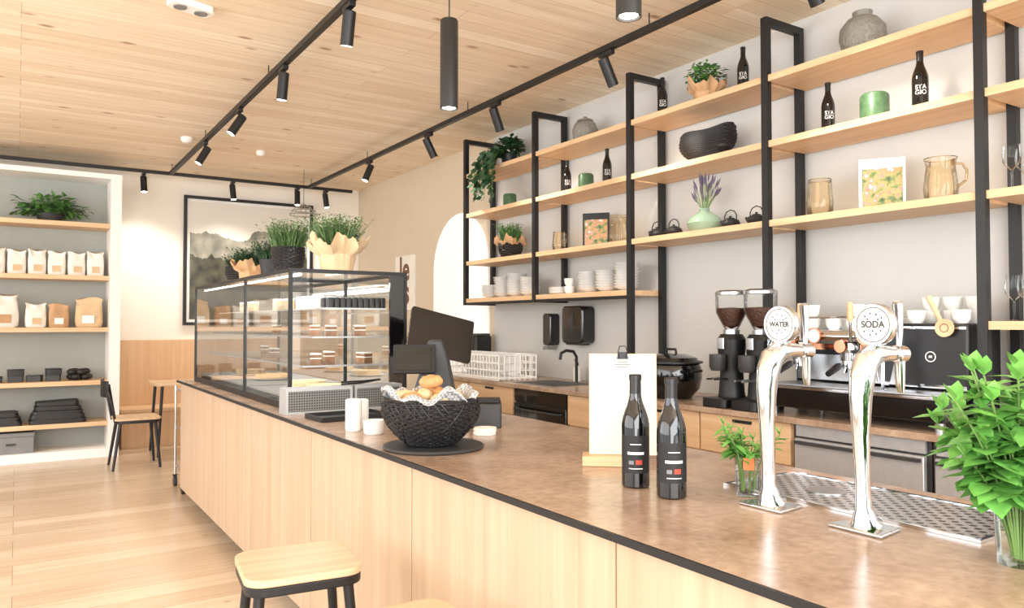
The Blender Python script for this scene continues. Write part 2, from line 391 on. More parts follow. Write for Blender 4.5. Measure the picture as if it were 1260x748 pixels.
# ---------------------------------------------------------------- shelving
sh=thing('shelving_unit','black steel frame shelving with light oak boards','shelving',(0,0,0))
FY=[6.17,5.04,3.90,2.77,1.64,.5]
for i,y in enumerate(FY):
    z0=1.53 if i<2 else .901
    m=MB(); s=.02
    for x in (3.51,3.805): m.box(x-s,x+s,y-s,y+s,z0,3.08)
    m.box(3.53,3.785,y-s,y+s,3.04,3.08)
    if i<2: m.box(3.53,3.785,y-s,y+s,z0,z0+.03)
    part(sh,'upright_frame',m,M['black'])
for a,b in zip(FY[:2],FY[1:3]): part(sh,'lower_rail',MB().box(3.498,3.522,b+.021,a-.021,1.53,1.552),M['black'])
T=.036
def board(a,b,top,x0=3.50,x1=3.83):
    part(sh,'shelf_board',MB().box(x0,x1,b+.021,a-.021,top-T,top),M['oak'])
for i in range(5):
    for top in (1.935,2.38,2.75):
        board(FY[i],FY[i+1],top)
for i in (0,1): board(FY[i],FY[i+1],1.59)
board(FY[4],FY[5],1.37)
S1,S2,S3,S4=1.591,1.936,2.381,2.751

NS=[.36,.78,1.32,1.85,2.39]
nobj=[]
for z in NS:
    nobj.append(solo('niche_shelf','thick oak shelf in grey-backed wall niche','shelf',MB().box(-2.599,.799,8.84,9.219,z-.045,z),M['oakx']))
grp(nobj,'oak shelves in the wall niche')

# ---------------------------------------------------------------- ceiling tracks, spots
tr=thing('lighting_track','black ceiling lighting track rails','lighting track',(0,0,0))
part(tr,'rail',MB().box(1.42,1.46,-2,9.28,3.04,3.075),M['black'])
part(tr,'rail',MB().box(3.01,3.05,-2,9.28,3.04,3.075),M['black'])
part(tr,'rail',MB().box(-2.6,3.6,9.281,9.32,3.04,3.075),M['black'])
for x in (1.44,3.03):
    for y in (-1,1.1,3.2,5.3,7.4,9.2): part(tr,'suspension_rod',MB().tube([(x,y,3.0755),(x,y,3.149)],.004),M['black'])
def makespot(loc,tx,ty):
    t=thing('track_spotlight','black cylindrical track spotlight clipped to ceiling rail','spotlight',loc)
    part(t,'adapter',MB().box(-.017,.017,-.06,.06,-.03,-.001),M['black'],bevel=.003)
    part(t,'bracket',MB().tube([(0,0,-.03),(0,0,-.06)],.008).box(-.004,.004,-.015,.015,-.11,-.05),M['black'])
    h=MB().lathe([(0,.06),(.03,.06),(.034,.055),(.034,-.12),(.032,-.12),(.031,-.112),(0,-.112)],24)
    h=part(t,'lamp_head',h,M['black'],loc=(0,0,-.10))
    part(h,'lens',MB().cyl(.030,-.118,-.1125),M['emit'])
    h.rotation_euler=(ty,tx,0)
    return t
sp0=makespot((1.44,3.78,3.04),0.0,0.25)
spots=[sp0]
def spot(loc,tx,ty):
    n=dup(sp0,loc)
    for ch in n.children:
        if ch.name.startswith('lamp_head'): ch.rotation_euler=(ty,tx,0)
    spots.append(n)
for y,tx,ty in ((4.95,0.05,.12),(6.13,.55,0),(7.42,.5,0),(2.4,.3,0)): spot((1.44,y,3.04),tx,ty)
for y,tx,ty in ((7.35,.4,0),(6.0,-.5,0),(4.88,-.45,.1),(3.58,-.5,.0),(2.15,-.6,0),(1.0,-.5,0)): spot((3.03,y,3.04),tx,ty)
for x in (1.165,2.12,2.89,3.25): spot((x,9.30,3.04),0.05*R.uniform(-2,2),-.15)
grp(spots,'black spotlights on the ceiling track')
def lamp(kind,loc,rot,e,col=(1,.93,.82),size=1,**k):
    d=bpy.data.lights.new(kind.lower()+'_lamp',kind); d.energy=e; d.color=col
    for a,b in k.items(): setattr(d,a,b)
    o=bpy.data.objects.new(kind.lower()+'_lamp',d); o.location=loc; o.rotation_euler=rot; COL.objects.link(o); return o
for y,tx in ((6.0,-.6),(4.88,-.6),(3.58,-.6),(2.15,-.65),(1.0,-.6)):
    lamp('SPOT',(3.03+.12*math.sin(-tx),y,2.80),(0,tx,0),50 if y<5.5 else 30,spot_size=1.5,spot_blend=.8,shadow_soft_size=.05)
for x in (1.165,2.12,2.89):
    lamp('SPOT',(x,9.1,2.80),(.25,0,0),50,(1,.95,.87),spot_size=2.0,spot_blend=.9,shadow_soft_size=.05)
for y in (3.78,4.95,6.13,7.42):
    lamp('SPOT',(1.44,y,2.80),(0,.1,0),40,(1,.95,.87),spot_size=1.6,spot_blend=.9,shadow_soft_size=.05)
pend=[]
for (x,y) in ((1.24,2.3),(1.23,1.37)):
    t=thing('pendant_light','slim black cylindrical pendant lamp hanging over the counter','pendant lamp',(x,y,2.1))
    part(t,'lamp_shade',MB().lathe([(0,.31),(.028,.31),(.031,.305),(.031,0),(.028,0),(.028,.012),(0,.012)],28),M['black'])
    part(t,'cord',MB().tube([(0,0,.31),(0,0,1.02)],.0025),M['black'])
    part(t,'ceiling_rose',MB().cyl(.04,1.02,1.048),M['black'])
    part(t,'lens',MB().cyl(.0225,.004,.0115),M['emit']); pend.append(t)
grp(pend,'pendant lamps over the counter')
for (x,y,r) in ((1.35,7.8,.055),(2.1,8.0,.045)):
    t=thing('smoke_detector','round white smoke detector on wooden ceiling','smoke detector',(x,y,3.10))
    part(t,'body',MB().lathe([(0,0),(r*.7,0),(r,.02),(r,.049),(0,.049)],24),M['white'])
    part(t,'indicator_light',MB().cyl(.006,-.002,.0,r*.4,0,8),M['red'])
t=thing('ceiling_light_plate','flat white ceiling fixture with round lamps','ceiling light',(.79,4.50,3.11),.3)
part(t,'plate',MB().rr(.24,.11,.03,0,.039),M['white'],bevel=.003)
for sx in (-.06,.06): part(t,'lens',MB().cyl(.035,-.006,-.0005,sx,0),M['grey'])
t=thing('glass_pendant','small wire-ring pendant lamp near the picture','pendant lamp',(2.78,8.7,2.62))
m=MB()
for r,z in ((.16,0),(.13,.05),(.08,.09)): m.tube([(r*math.cos(2*PI*i/28),r*math.sin(2*PI*i/28),z) for i in range(28)],.006,6,closed=True)
for k in range(6):
    a=k*PI/3; m.tube([(.16*math.cos(a),.16*math.sin(a),0),(.13*math.cos(a),.13*math.sin(a),.05),(.08*math.cos(a),.08*math.sin(a),.09),(0,0,.13)],.004,6)
part(t,'wire_shade',m,M['steel']); part(t,'cord',MB().tube([(0,0,.13),(0,0,.529)],.003),M['black'])

# ---------------------------------------------------------------- picture, sign, bench
t=thing('framed_picture','large black-framed mountain landscape photograph with pale mat on the wall','picture',(2.43,9.699,1.34),0)
w,h=.78,1.55
part(t,'frame',MB().box(-w,-w+.035,-.045,0,0,h).box(w-.035,w,-.045,0,0,h).box(-w+.035,w-.035,-.045,0,0,.035).box(-w+.035,w-.035,-.045,0,h-.035,h),M['black'])
part(t,'mat_board',MB().box(-w+.036,w-.036,-.02,-.004,.036,h-.036),M['white'])
part(t,'print',MB().box(-w+.07,w-.07,-.024,-.0205,.07,h-.07),M['paint'])
t=thing('wall_sign','beige wall sign with large brown letters','sign',(3.849,8.2,1.52),RW)
part(t,'board',MB().box(-.26,.26,-.02,0,0,.64),M['cream'])
part(t,'lettering',textmb('le',.40,None,-.022,.47,.01).add(textmb('s',.40,None,-.022,.2,.01),Matrix.Translation((.06,0,0))),M['brown'])
t=thing('wall_bench','oak wall bench with high panelled back','bench',(0,0,0))
part(t,'backrest',MB().box(.95,3.6,9.62,9.684,.43,1.17),M['benchw'],bevel=.003)
part(t,'seat',MB().box(.95,3.6,9.16,9.619,.39,.43),M['oakx'],bevel=.003)
part(t,'base_panel',MB().box(.97,3.58,9.22,9.6,.0,.389),M['benchw'])
t=thing('cafe_table','small oak table with black legs beside the bench','table',(1.54,8.72,0))
part(t,'table_top',MB().rr(.7,.6,.03,.72,.745),M['seatwood'],bevel=.003)
for sx in (-1,1):
    for sy in (-1,1): part(t,'leg',MB().tube([(sx*.28,sy*.23,.719),(sx*.32,sy*.27,0)],[.016,.012],10),M['black'])
def chair(loc,rot):
    t=thing('dining_chair','cafe chair with oak seat, black legs and curved backrest','chair',loc,rot)
    part(t,'seat',MB().rr(.42,.40,.06,.455,.475),M['seatwood'],bevel=.004)
    part(t,'seat_frame',MB().rr(.38,.36,.05,.425,.4545),M['black'])
    for sx in (-1,1):
        part(t,'leg',MB().tube([(sx*.16,-.15,.424),(sx*.2,-.19,0)],[.016,.012],10),M['black'])
        part(t,'leg',MB().tube([(sx*.16,.15,.424),(sx*.2,.21,0)],[.016,.012],10),M['black'])
        part(t,'back_post',MB().tube([(sx*.15,.19,.44),(sx*.16,.22,.62),(sx*.17,.25,.80)],.012,8),M['black'])
    b=MB()
    o=[(x/10*.2,.262+.03*(1-(x/10)**2)) for x in range(-10,11)]
    b.prism([(x,y-.009) for x,y in o]+[(x,y+.009) for x,y in reversed(o)],.68,.83)
    part(t,'backrest',b,M['black'])
    return t
ch=chair((.97,8.08,0),PI/2+.0)
ch2=dup(ch,(1.60,7.9,0),PI+.1,'cafe chair with oak seat tucked at the table')
grp([ch,ch2],'cafe chairs at the table')
def stool(loc,rot):
    t=thing('bar_stool','low stool with rounded square oak seat and black steel legs','stool',loc,rot)
    part(t,'seat',MB().rr(.335,.325,.06,.628,.65),M['seatwood'],bevel=.004)
    part(t,'seat_frame',MB().rr(.33,.32,.06,.60,.6275),M['black'],bevel=.004)
    for sx in (-1,1):
        for sy in (-1,1): part(t,'leg',MB().tube([(sx*.125,sy*.115,.599),(sx*.175,sy*.165,0)],[.016,.012],12),M['black'])
    zz=.22; k=.125+.05*(1-zz/.604); k2=.115+.05*(1-zz/.604)
    part(t,'footrest',MB().tube([(-k,-k2,zz),(k,-k2,zz),(k,k2,zz),(-k,k2,zz)],.009,8,closed=True),M['black'])
    return t
s1=stool((.72,2.29,0),-.12); s2=dup(s1,(.765,1.625,0),.0); grp([s1,s2],'stools along the counter')
t=thing('tray_trolley','chrome wheeled tray trolley parked at end of counter','trolley',(1.44,6.72,0))
for sx in (-.31,.31):
    for sy in (-.18,.18): part(t,'post',MB().tube([(sx,sy,.10),(sx,sy,.84)],.009,10),M['chrome'])
for z in (.16,.48,.80): part(t,'tray_shelf',MB().box(-.297,.297,-.166,.166,z,z+.015),M['steel'])
for sx in (-.31,.31):
    for sy in (-.18,.18): part(t,'caster',MB().add(MB().lathe([(0,-.012),(.045,-.012),(.045,.012),(0,.012)],20),Matrix.Translation((sx,sy,.046))@Matrix.Rotation(PI/2,4,'Y')).box(sx-.018,sx+.018,sy-.01,sy+.01,.092,.10),M['dark'])

# ---------------------------------------------------------------- bottles
bp=[(0,.0),(.034,.0),(.0375,.004),(.0375,.158),(.0368,.170),(.0345,.184),(.0305,.198),(.0255,.212),(.0205,.225),(.0172,.237),(.0155,.25),(.0148,.285),(.0165,.286),(.0165,.298),(.0145,.30),(0,.30)]
def bottle(loc,rot,kind,label):
    t=thing('wine_bottle',label,'bottle',loc,rot)
    part(t,'bottle_body',MB().lathe(bp,40),M['bottle'])
    part(t,'capsule',MB().lathe([(.0158,.250),(.0153,.2855),(.017,.286),(.017,.299),(.015,.3015),(0,.3015)],24),M['capsule'])
    if kind==0:
        part(t,'paper_label',MB().arc(.0379,.040,.140,-1.2,1.2,20),M['blackmt'],'black paper label')
        for z0,z1,k in ((.090,.097,.6),(.116,.1182,.4),(.052,.0542,.5)): part(t,'label_print',MB().arc(.0382,z0,z1,-k,k),M['white'],'white printed band')
        part(t,'label_accent',MB().arc(.0382,.064,.076,.0,.45),M['red'],'red-orange printed block')
        part(t,'label_mark',MB().arc(.0382,.064,.074,-.5,-.15),M['grey'])
    else:
        part(t,'lettering',textmb('STA\nGIO',.030,.0381,0,.105,.0003),M['white'],'white lettering')
    return t
b1=bottle((1.41,1.55,.9205),-.72,0,'dark wine bottle with small white and red label on counter')
b2=dup(b1,(1.40,1.405,.9205),-.6); grp([b1,b2],'wine bottles on the counter')
w1=bottle((3.66,1.985,S3),-1.0,1,'dark wine bottle with white lettering on shelf')
lst=[w1]
for (y,s,r,sc) in ((2.485,S3,-.8,.93),(3.055,S4,-.9,.93),(3.74,S4,-.7,.93),(4.32,S3,-.6,.92),(4.81,S3,-.5,.92)):
    lst.append(dup(w1,(3.66,y,s),r,scale=sc))
grp(lst,'wine bottles on the wall shelves')

# ---------------------------------------------------------------- plants & pots
def kraftwrap(r0,r1,h,seed,n=72):
    rr=random.Random(seed); ph=[rr.uniform(0,6) for _ in range(6)]
    def wob(r,z,a):
        k=z/h
        s=1+k*(.10*math.sin(3*a+ph[0])+.08*math.sin(7*a+ph[1])+.05*math.sin(13*a+ph[2]+k*2)+.03*math.sin(23*a+ph[4]+5*k))
        return r*s, z+(k**3)*h*.16*(math.sin(5*a+ph[3])+.6*math.sin(11*a+ph[1])+.4*math.sin(19*a+ph[5]))
    return MB().lathe([(0,0),(r0,0),(r0*1.05,h*.2),(r0*1.12,h*.4),(r0*1.1,h*.55),(r1*.8,h*.7),(r1*.95,h*.85),(r1,h),(r1*.97,h*.99),(r0*1.05,h*.6),(0,h*.55)],n,wob=wob)
def weave(prof,nrings,tr,n=56,amp=.004,waves=14):
    mb=MB()
    for i in range(nrings):
        r,z=prof(i/(nrings-1)); ph=PI*(i%2)
        mb.tube([((r+amp*math.sin(waves*2*PI*j/n+ph))*math.cos(2*PI*j/n),(r+amp*math.sin(waves*2*PI*j/n+ph))*math.sin(2*PI*j/n),z) for j in range(n)],tr,6,closed=True)
    for j in range(waves*2):
        a=2*PI*j/(waves*2)+.05
        mb.tube([(prof(k/8)[0]*math.cos(a),prof(k/8)[0]*math.sin(a),prof(k/8)[1]) for k in range(9)],tr*.8,5)
    r,z=prof(0); mb.cyl(r,z-tr,z)
    return mb
def grass(n,r,h,seed,spread=.5,w=.003,lf=.9):
    rr=random.Random(seed); mb=MB()
    for _ in range(n):
        a=rr.uniform(0,2*PI); q=r*math.sqrt(rr.random()); x,y=q*math.cos(a),q*math.sin(a)
        hh=h*rr.uniform(.45,1); dx,dy=x/r*spread*hh*rr.uniform(.2,.8)+rr.uniform(-.03,.03),y/r*spread*hh*rr.uniform(.2,.8)+rr.uniform(-.03,.03)
        pa=rr.uniform(0,PI); sx,sy=w*math.cos(pa),w*math.sin(pa); o=len(mb.v)
        for k,ww in ((0,.7),(.5,1),(1,.1)):
            px,py,pz=x+dx*k*k,y+dy*k*k,hh*k
            mb.v+=[(px-sx*ww,py-sy*ww,pz),(px+sx*ww,py+sy*ww,pz)]
        mb.f+=[(o,o+1,o+3,o+2),(o+2,o+3,o+5,o+4)]
        if rr.random()<lf:
            for k in (.45,.58,.7,.82,.93):
                px,py,pz=x+dx*k*k,y+dy*k*k,hh*k; an=rr.uniform(0,2*PI)
                mb.leaf((px,py,pz),(math.cos(an),math.sin(an),rr.uniform(.2,1.0)),.026,.010)
    return mb
def bush(n,rx,ry,rz,L,W,seed,cz=0,curl=.3,low=-.2):
    rr=random.Random(seed); mb=MB()
    for _ in range(n):
        while 1:
            d=Vector((rr.uniform(-1,1),rr.uniform(-1,1),rr.uniform(low,1)))
            if .2<d.length<1: break
        k=rr.uniform(.55,1)/max(d.length,.5)*d.length
        p=(d.x*rx*k,d.y*ry*k,cz+d.z*rz*k)
        dd=Vector((d.x+rr.uniform(-.6,.6),d.y+rr.uniform(-.6,.6),d.z*.6+rr.uniform(-.4,.5)))
        s=rr.uniform(.7,1.15); mb.leaf(p,dd,L*s,W*s,curl)
    return mb
CT=1.6405
t=thing('potted_herb','tall rosemary-like herbs wrapped in crumpled kraft paper on display case','potted plant',(1.47,4.02,CT))
part(t,'paper_wrap',kraftwrap(.085,.155,.17,3),M['kraftl']); part(t,'foliage',grass(330,.09,.23,5,.8),M['grass'],loc=(0,0,.10))
t=thing('potted_herb','green herbs in black woven basket on display case','potted plant',(1.31,4.38,CT))
part(t,'basket',weave(lambda k:(.065+.025*math.sin(k*2.0),.008+.145*k),15,.006,60,.003,10),M['wicker']); part(t,'soil',MB().cyl(.078,.11,.12),M['soil']); part(t,'foliage',grass(330,.075,.21,6,.85),M['grass'],loc=(0,0,.11))
t=thing('potted_herb','short herbs in black pot on display case','potted plant',(1.36,4.85,CT))
part(t,'pot',MB().lathe([(0,0),(.07,0),(.09,.12),(.08,.12),(.07,.09),(0,.09)],28),M['wicker']); part(t,'foliage',grass(300,.08,.16,8,1.0),M['leafd'],loc=(0,0,.09))
t=thing('potted_herb','small dark herb wrapped in kraft paper on display case','potted plant',(1.33,5.3,CT))
part(t,'paper_wrap',kraftwrap(.07,.13,.13,9),M['kraft']); part(t,'foliage',grass(260,.07,.16,11,.9),M['leafd'],loc=(0,0,.08))
t=thing('potted_herb','low herb in black basket at far end of display case','potted plant',(1.36,5.75,CT))
part(t,'basket',weave(lambda k:(.06+.03*math.sin(k*2.0),.008+.12*k),9,.007,36,.003,9),M['wicker']); part(t,'foliage',grass(240,.07,.12,12,.9),M['leafd'],loc=(0,0,.1))
def ivy(name,label,loc,rx,ry,trail,seed,matk='leafd'):
    t=thing(name,label,'potted plant',loc,RW)
    part(t,'pot',MB().lathe([(0,0),(.06,0),(.075,.11),(.068,.11),(.06,.09),(0,.09)],28),M['wicker'])
    mb=bush(240,rx,ry,.13,.06,.055,seed,.15)
    rr=random.Random(seed)
    st=MB()
    for k in range(18):
        x0=rr.uniform(-rx*1.0,rx*.5); L=trail*rr.uniform(.4,1); y0=-.21
        pth=[(x0*.3,-.05,.12),(x0*.7,y0*.7,.13),(x0,y0,.04),(x0+rr.uniform(-.03,.03),y0-.02,-L*.5),(x0+rr.uniform(-.05,.05),y0-.02,-L)]
        st.tube(pth,.002,5)
        for j in range(16):
            q=j/15*4; i=min(int(q),3); f=q-i; p=Vector(pth[i]).lerp(Vector(pth[i+1]),f)
            mb.leaf(p,(rr.uniform(-1,1),-.35+rr.uniform(-.5,.1),rr.uniform(-.6,.3)),.06,.055,.2,nrm=(0,-1,.3))
    part(t,'foliage',mb,M[matk]); part(t,'stem',st,M['stem'])
    return t
ivy('potted_ivy','trailing dark ivy spilling over the top shelf',(3.66,5.66,S4),.24,.12,.32,21)
t=thing('potted_herb','green herb in crumpled kraft paper on top shelf','potted plant',(3.66,3.35,S4),RW)
part(t,'paper_wrap',kraftwrap(.07,.12,.13,31),M['kraft']); part(t,'foliage',bush(380,.15,.12,.11,.034,.022,33,.17),M['leaf'])
t=thing('potted_herb','grassy herb in kraft-wrapped black basket on shelf','potted plant',(3.66,5.64,S2),RW)
part(t,'basket',weave(lambda k:(.07+.035*math.sin(k*2.0),.008+.12*k),9,.008,36,.003,9),M['wicker']); part(t,'paper_wrap',kraftwrap(.06,.13,.17,35),M['kraft']); part(t,'foliage',grass(300,.08,.20,36,.6),M['leaf'],loc=(0,0,.12))
t=thing('lavender_vase','round pale green vase holding dried lavender','vase',(3.66,3.37,S2),RW)
part(t,'vase_body',MB().lathe([(0,0),(.06,0),(.1,.03),(.112,.06),(.1,.09),(.05,.125),(.03,.14),(.033,.155),(.027,.155),(.024,.14),(0,.13)],36),M['mintvase'])
rr=random.Random(40); st=MB(); fl=MB()
for _ in range(44):
    a=rr.uniform(0,2*PI); s=rr.uniform(.02,.13); h=rr.uniform(.24,.38); p1=Vector((math.cos(a)*s,math.sin(a)*s*.8,h)); p0=Vector((math.cos(a)*.01,math.sin(a)*.01,.13))
    st.tube([p0,p0.lerp(p1,.5)+Vector((0,0,.01)),p1],.0015,4)
    d=(p1-p0).normalized(); fl.tube([p1-d*.05,p1-d*.03,p1-d*.01,p1+d*.012],[.002,.005,.0045,.001],6)
part(t,'stem',st,M['stem']); part(t,'flowers',fl,M['lav'])
solo('stoneware_vase','large textured grey stoneware vase on top shelf','vase',MB().lathe([(0,0),(.075,0),(.1,.03),(.115,.09),(.11,.14),(.075,.185),(.045,.2),(.05,.225),(.04,.225),(.035,.2),(0,.19)],48,wob=lambda r,z,a:(r*(1+.012*math.sin(24*a)*(1 if z>.01 else 0)),z)),M['stone'],(3.66,2.28,S4))
t=thing('lidded_jar','grey stoneware jar with knobbed lid on top shelf','jar',(3.66,4.58,S4))
part(t,'jar_body',MB().lathe([(0,0),(.07,0),(.095,.04),(.1,.1),(.08,.15),(.06,.165),(0,.165)],36),M['stone']); part(t,'lid',MB().lathe([(.065,.166),(.06,.18),(.02,.19),(.015,.205),(.0,.21)],28),M['stone'])
def gpot(y,z,s,lab):
    t=thing('green_ceramic_jar',lab,'jar',(3.66,y,z)); t.scale=(s,)*3
    part(t,'jar_body',MB().lathe([(0,0),(.062,0),(.07,.008),(.07,.135),(.066,.145),(.06,.145),(.058,.12),(0,.12)],36),M['green'])
    part(t,'lid',MB().lathe([(.0585,.1455),(.0585,.152),(.01,.155),(0,.155)],28),M['green'])
gpot(2.22,S3,1.0,'green glazed ceramic jar beside dark bottles'); gpot(4.57,S3,.85,'small green glazed jar between bottles'); gpot(5.65,S3,.85,'small green glazed jar below trailing ivy')
t=thing('woven_bowl','rounded black woven fibre bowl with irregular rim on shelf','bowl',(3.66,3.34,S3),RW)
wb=MB()
nn=72
for i in range(17):
    k=i/16; r=.085+.11*math.sin(min(k*2.1,1.9))
    wb.tube([((r+.004*math.sin(18*2*PI*j/nn+PI*(i%2)))*math.cos(2*PI*j/nn),(r*.7+.003)*math.sin(2*PI*j/nn),.010+k*(.165+.022*math.cos(2*PI*j/nn)+.014*math.cos(3*2*PI*j/nn))) for j in range(nn)],.0075,6,closed=True)
wb.ell(.1,.07,.01,0,0,.012)
part(t,'bowl_body',wb,M['wicker'])
part(t,'lining',MB().lathe([(0,.02),(.1,.02),(.17,.07),(.185,.13),(.178,.13),(.16,.07),(.09,.03),(0,.03)],40),M['wicker']).scale=(1,.68,1)
def teapot():
    t=thing('cast_iron_teapot','small black cast iron teapot with hoop handle on shelf','teapot',(3.66,3.16,S2),RW)
    part(t,'pot_body',MB().lathe([(0,0),(.032,0),(.05,.015),(.058,.035),(.05,.055),(.03,.064),(0,.064)],32,wob=lambda r,z,a:(r*(1+.015*math.sin(20*a)),z)),M['blackmt'])
    part(t,'lid',MB().lathe([(.028,.0645),(.024,.07),(.007,.073),(.009,.082),(0,.085)],20),M['blackmt'])
    part(t,'handle',MB().tube([(-.045,0,.055),(-.046,0,.085),(-.03,0,.11),(0,0,.12),(.03,0,.11),(.046,0,.085),(.045,0,.055)],.0035,8),M['blackmt'])
    part(t,'spout',MB().tube([(-.052,0,.03),(-.07,0,.045),(-.078,0,.06)],[.011,.008,.006],10),M['blackmt'])
    return t
tp=teapot(); L=[tp]+[dup(tp,(3.66,y,S2)) for y in (2.965,3.64,3.80)]; grp(L,'cast iron teapots on the shelf')
def mug(loc,s,lab,handle=True,kind=0):
    t=thing('glass_pitcher' if kind else 'glass_tumbler',lab,'pitcher' if kind else 'glass',loc,RW); t.scale=(s,)*3
    if kind: pr=[(0,.002),(.05,.0),(.07,.02),(.075,.06),(.068,.12),(.062,.17),(.07,.205)]
    else: pr=[(0,.002),(.045,0),(.06,.02),(.064,.07),(.058,.13),(.055,.19)]
    part(t,'glass_body',MB().lathe(pr,48),M['amber'])
    rt,zt=pr[-1]
    part(t,'rim',MB().tube([(rt*math.cos(2*PI*i/40),rt*math.sin(2*PI*i/40),zt) for i in range(40)],.002,6,closed=True),M['amber'])
    if handle: part(t,'handle',MB().tube([(.066,0,.17),(.10,0,.165),(.12,0,.13),(.115,0,.085),(.075,0,.06)],.006,8),M['amber'])
mug((3.66,1.894,S2),1.0,'amber glass pitcher with handle on shelf',True,1)
mug((3.66,2.54,S2),1.08,'tall amber glass tumbler beside cookbook',False,0)
mug((3.66,4.92,S2),.85,'amber glass mug with handle on shelf',True,0)
mug((3.66,4.19,S2),1.0,'amber glass jug beside cookbook',False,1)
def book(y,w,h,lab,rot,cv):
    t=thing('cookbook',lab,'book',(3.67,y,S2),rot)
    part(t,'page_block',MB().box(-w/2+.004,w/2-.003,-.007,.012,.003,h-.003),M['cream'])
    part(t,'book_cover',MB().box(-w/2,w/2,-.011,-.0075,0,h).box(-w/2,w/2,.0125,.016,0,h).box(-w/2-.003,-w/2,-.011,.016,0,h),M[cv])
    part(t,'cover_photo',MB().box(-w/2+.012,w/2-.012,-.0125,-.0112,.012,h-.05),M['cover'])
book(2.19,.21,.26,'cookbook with food photograph cover standing on shelf',-1.0,'cream')
book(4.46,.20,.26,'dark cookbook with photo cover standing on shelf',-.9,'blackmt')
# porcelain stacks
bw=solo('porcelain_bowl','white porcelain bowl stacked on lower shelf','bowl',MB().lathe([(0,.0),(.04,0),(.042,.007),(.07,.018),(.096,.038),(.093,.0385),(.066,.021),(.038,.011),(0,.009)],28),M['porc'],(3.66,5.96,S1))
L=[bw]
for i,(y,k) in enumerate(((5.96,5),(5.75,8),(5.54,9),(5.33,7),(4.53,7),(4.32,7),(4.11,9))):
    for j in range(k):
        if i==0 and j==0: continue
        L.append(dup(bw,(3.66+R.uniform(-.004,.004),y+R.uniform(-.003,.003),S1+j*.0205+.0005)))
grp(L,'stacked white bowls on lower shelf')
pl=solo('porcelain_plate','white plate stacked on lower shelf','plate',MB().lathe([(0,0),(.06,0),(.095,.014),(.095,.017),(.058,.005),(0,.005)],32),M['porc'],(3.66,4.90,S1))
L=[pl]+[dup(pl,(3.66,4.90,S1+.0085*j)) for j in range(1,6)]; grp(L,'stacked white plates on lower shelf')
def cup():
    t=thing('coffee_cup','white porcelain coffee cup','cup',(3.62,4.73,S1),.5)
    part(t,'cup_body',MB().lathe([(0,0),(.025,0),(.038,.02),(.042,.06),(.039,.06),(.035,.022),(0,.008)],28),M['porc'])
    part(t,'handle',MB().tube([(.039,0,.05),(.055,0,.045),(.057,0,.028),(.037,0,.018)],.004,6),M['porc'])
    return t
cu=cup(); LC=[cu,dup(cu,(3.74,4.73,S1),0.2),dup(cu,(3.62,4.73,S1+.061),1)]
def wglass():
    return MB().lathe([(0,0),(.034,0),(.006,.006),(.004,.02),(.004,.085),(.012,.095),(.034,.12),(.038,.15),(.032,.2)],28)
wg=solo('wine_glass','clear stemmed wine glass on shelf','wine glass',wglass(),M['glass'],(3.6,1.56,S2))
G=[wg]
for z in (S2,1.371):
    for j in range(4):
        for x in (3.6,3.72):
            if z==S2 and j==0 and x==3.6: continue
            G.append(dup(wg,(x,1.56-.09*j,z)))
grp(G,'stemmed glasses on the end shelves')

# ---------------------------------------------------------------- display case
X0,X1,Y0,Y1,Z0,Z1=1.15,1.80,3.82,6.24,.921,1.64
t=thing('display_case','black-framed glass pastry display case on the counter','display case',(0,0,0))
part(t,'base',MB().box(X0,X1,Y0,Y1,Z0,Z0+.035),M['black'])
fr=MB()
for y in (Y0,4.72,Y1-.018):
    fr.box(X0,X0+.018,y,y+.018,Z0+.035,Z1-.02)
fr.box(X1-.018,X1,Y0,Y0+.018,Z0+.035,Z1-.02).box(X1-.018,X1,Y1-.018,Y1,Z0+.035,Z1-.02).box(X1-.018,X1,4.72,4.738,Z0+.035,Z1-.02)
fr.box(X0,X1,Y0,Y0+.018,Z1-.02,Z1).box(X0,X1,Y1-.018,Y1,Z1-.02,Z1).box(X0,X0+.018,Y0+.018,Y1-.018,Z1-.02,Z1).box(X1-.018,X1,Y0+.018,Y1-.018,Z1-.02,Z1)
fr.box(X0+.018,X1-.018,4.72,4.738,Z1-.02,Z1)
part(t,'frame',fr,M['black'])
part(t,'end_panel',MB().box(X1-.10,X1-.019,Y0+.002,Y0+.016,Z0+.036,Z1-.021),M['blackgl'])
za,zb=Z0+.036,Z1-.021
def vq(x,y0,y1): return MB().quad((x,y0,za),(x,y1,za),(x,y1,zb),(x,y0,zb))
part(t,'glass_panel',vq(X0+.006,Y0+.019,4.719),M['caseglass'])
part(t,'glass_panel',vq(X0+.006,4.739,Y1-.019),M['caseglass'])
part(t,'glass_panel',MB().quad((X0+.019,Y0+.008,za),(X1-.101,Y0+.008,za),(X1-.101,Y0+.008,zb),(X0+.019,Y0+.008,zb)),M['caseglass'])
part(t,'top_glass',MB().quad((X0+.019,Y0+.019,Z1-.005),(X1-.019,Y0+.019,Z1-.005),(X1-.019,Y1-.019,Z1-.005),(X0+.019,Y1-.019,Z1-.005)),M['caseglass'])
part(t,'sliding_door',vq(X1-.009,Y0+.019,4.719),M['caseglass'])
part(t,'sliding_door',vq(X1-.009,4.739,Y1-.019),M['caseglass'])
SHZ=[Z0+.06,1.14,1.29,1.44]
for i,z in enumerate(SHZ):
    x0=X0+.03+.05*i
    for (ya,yb) in ((Y0+.03,4.71),(4.75,Y1-.03)):
        if i==0: part(t,'shelf',MB().box(x0,X1-.02,ya,yb,z-.006,z),M['steell'])
        else: part(t,'shelf',MB().quad((x0,ya,z),(X1-.02,ya,z),(X1-.02,yb,z),(x0,yb,z)),M['glass'])
        part(t,'shelf_edge',MB().box(x0-.005,x0-.0005,ya,yb,z-.006,z+.003),M['steell'])
    part(t,'shelf_edge',MB().box(x0,X1-.11,Y0+.0235,Y0+.0295,z-.006,z+.003),M['steell'])
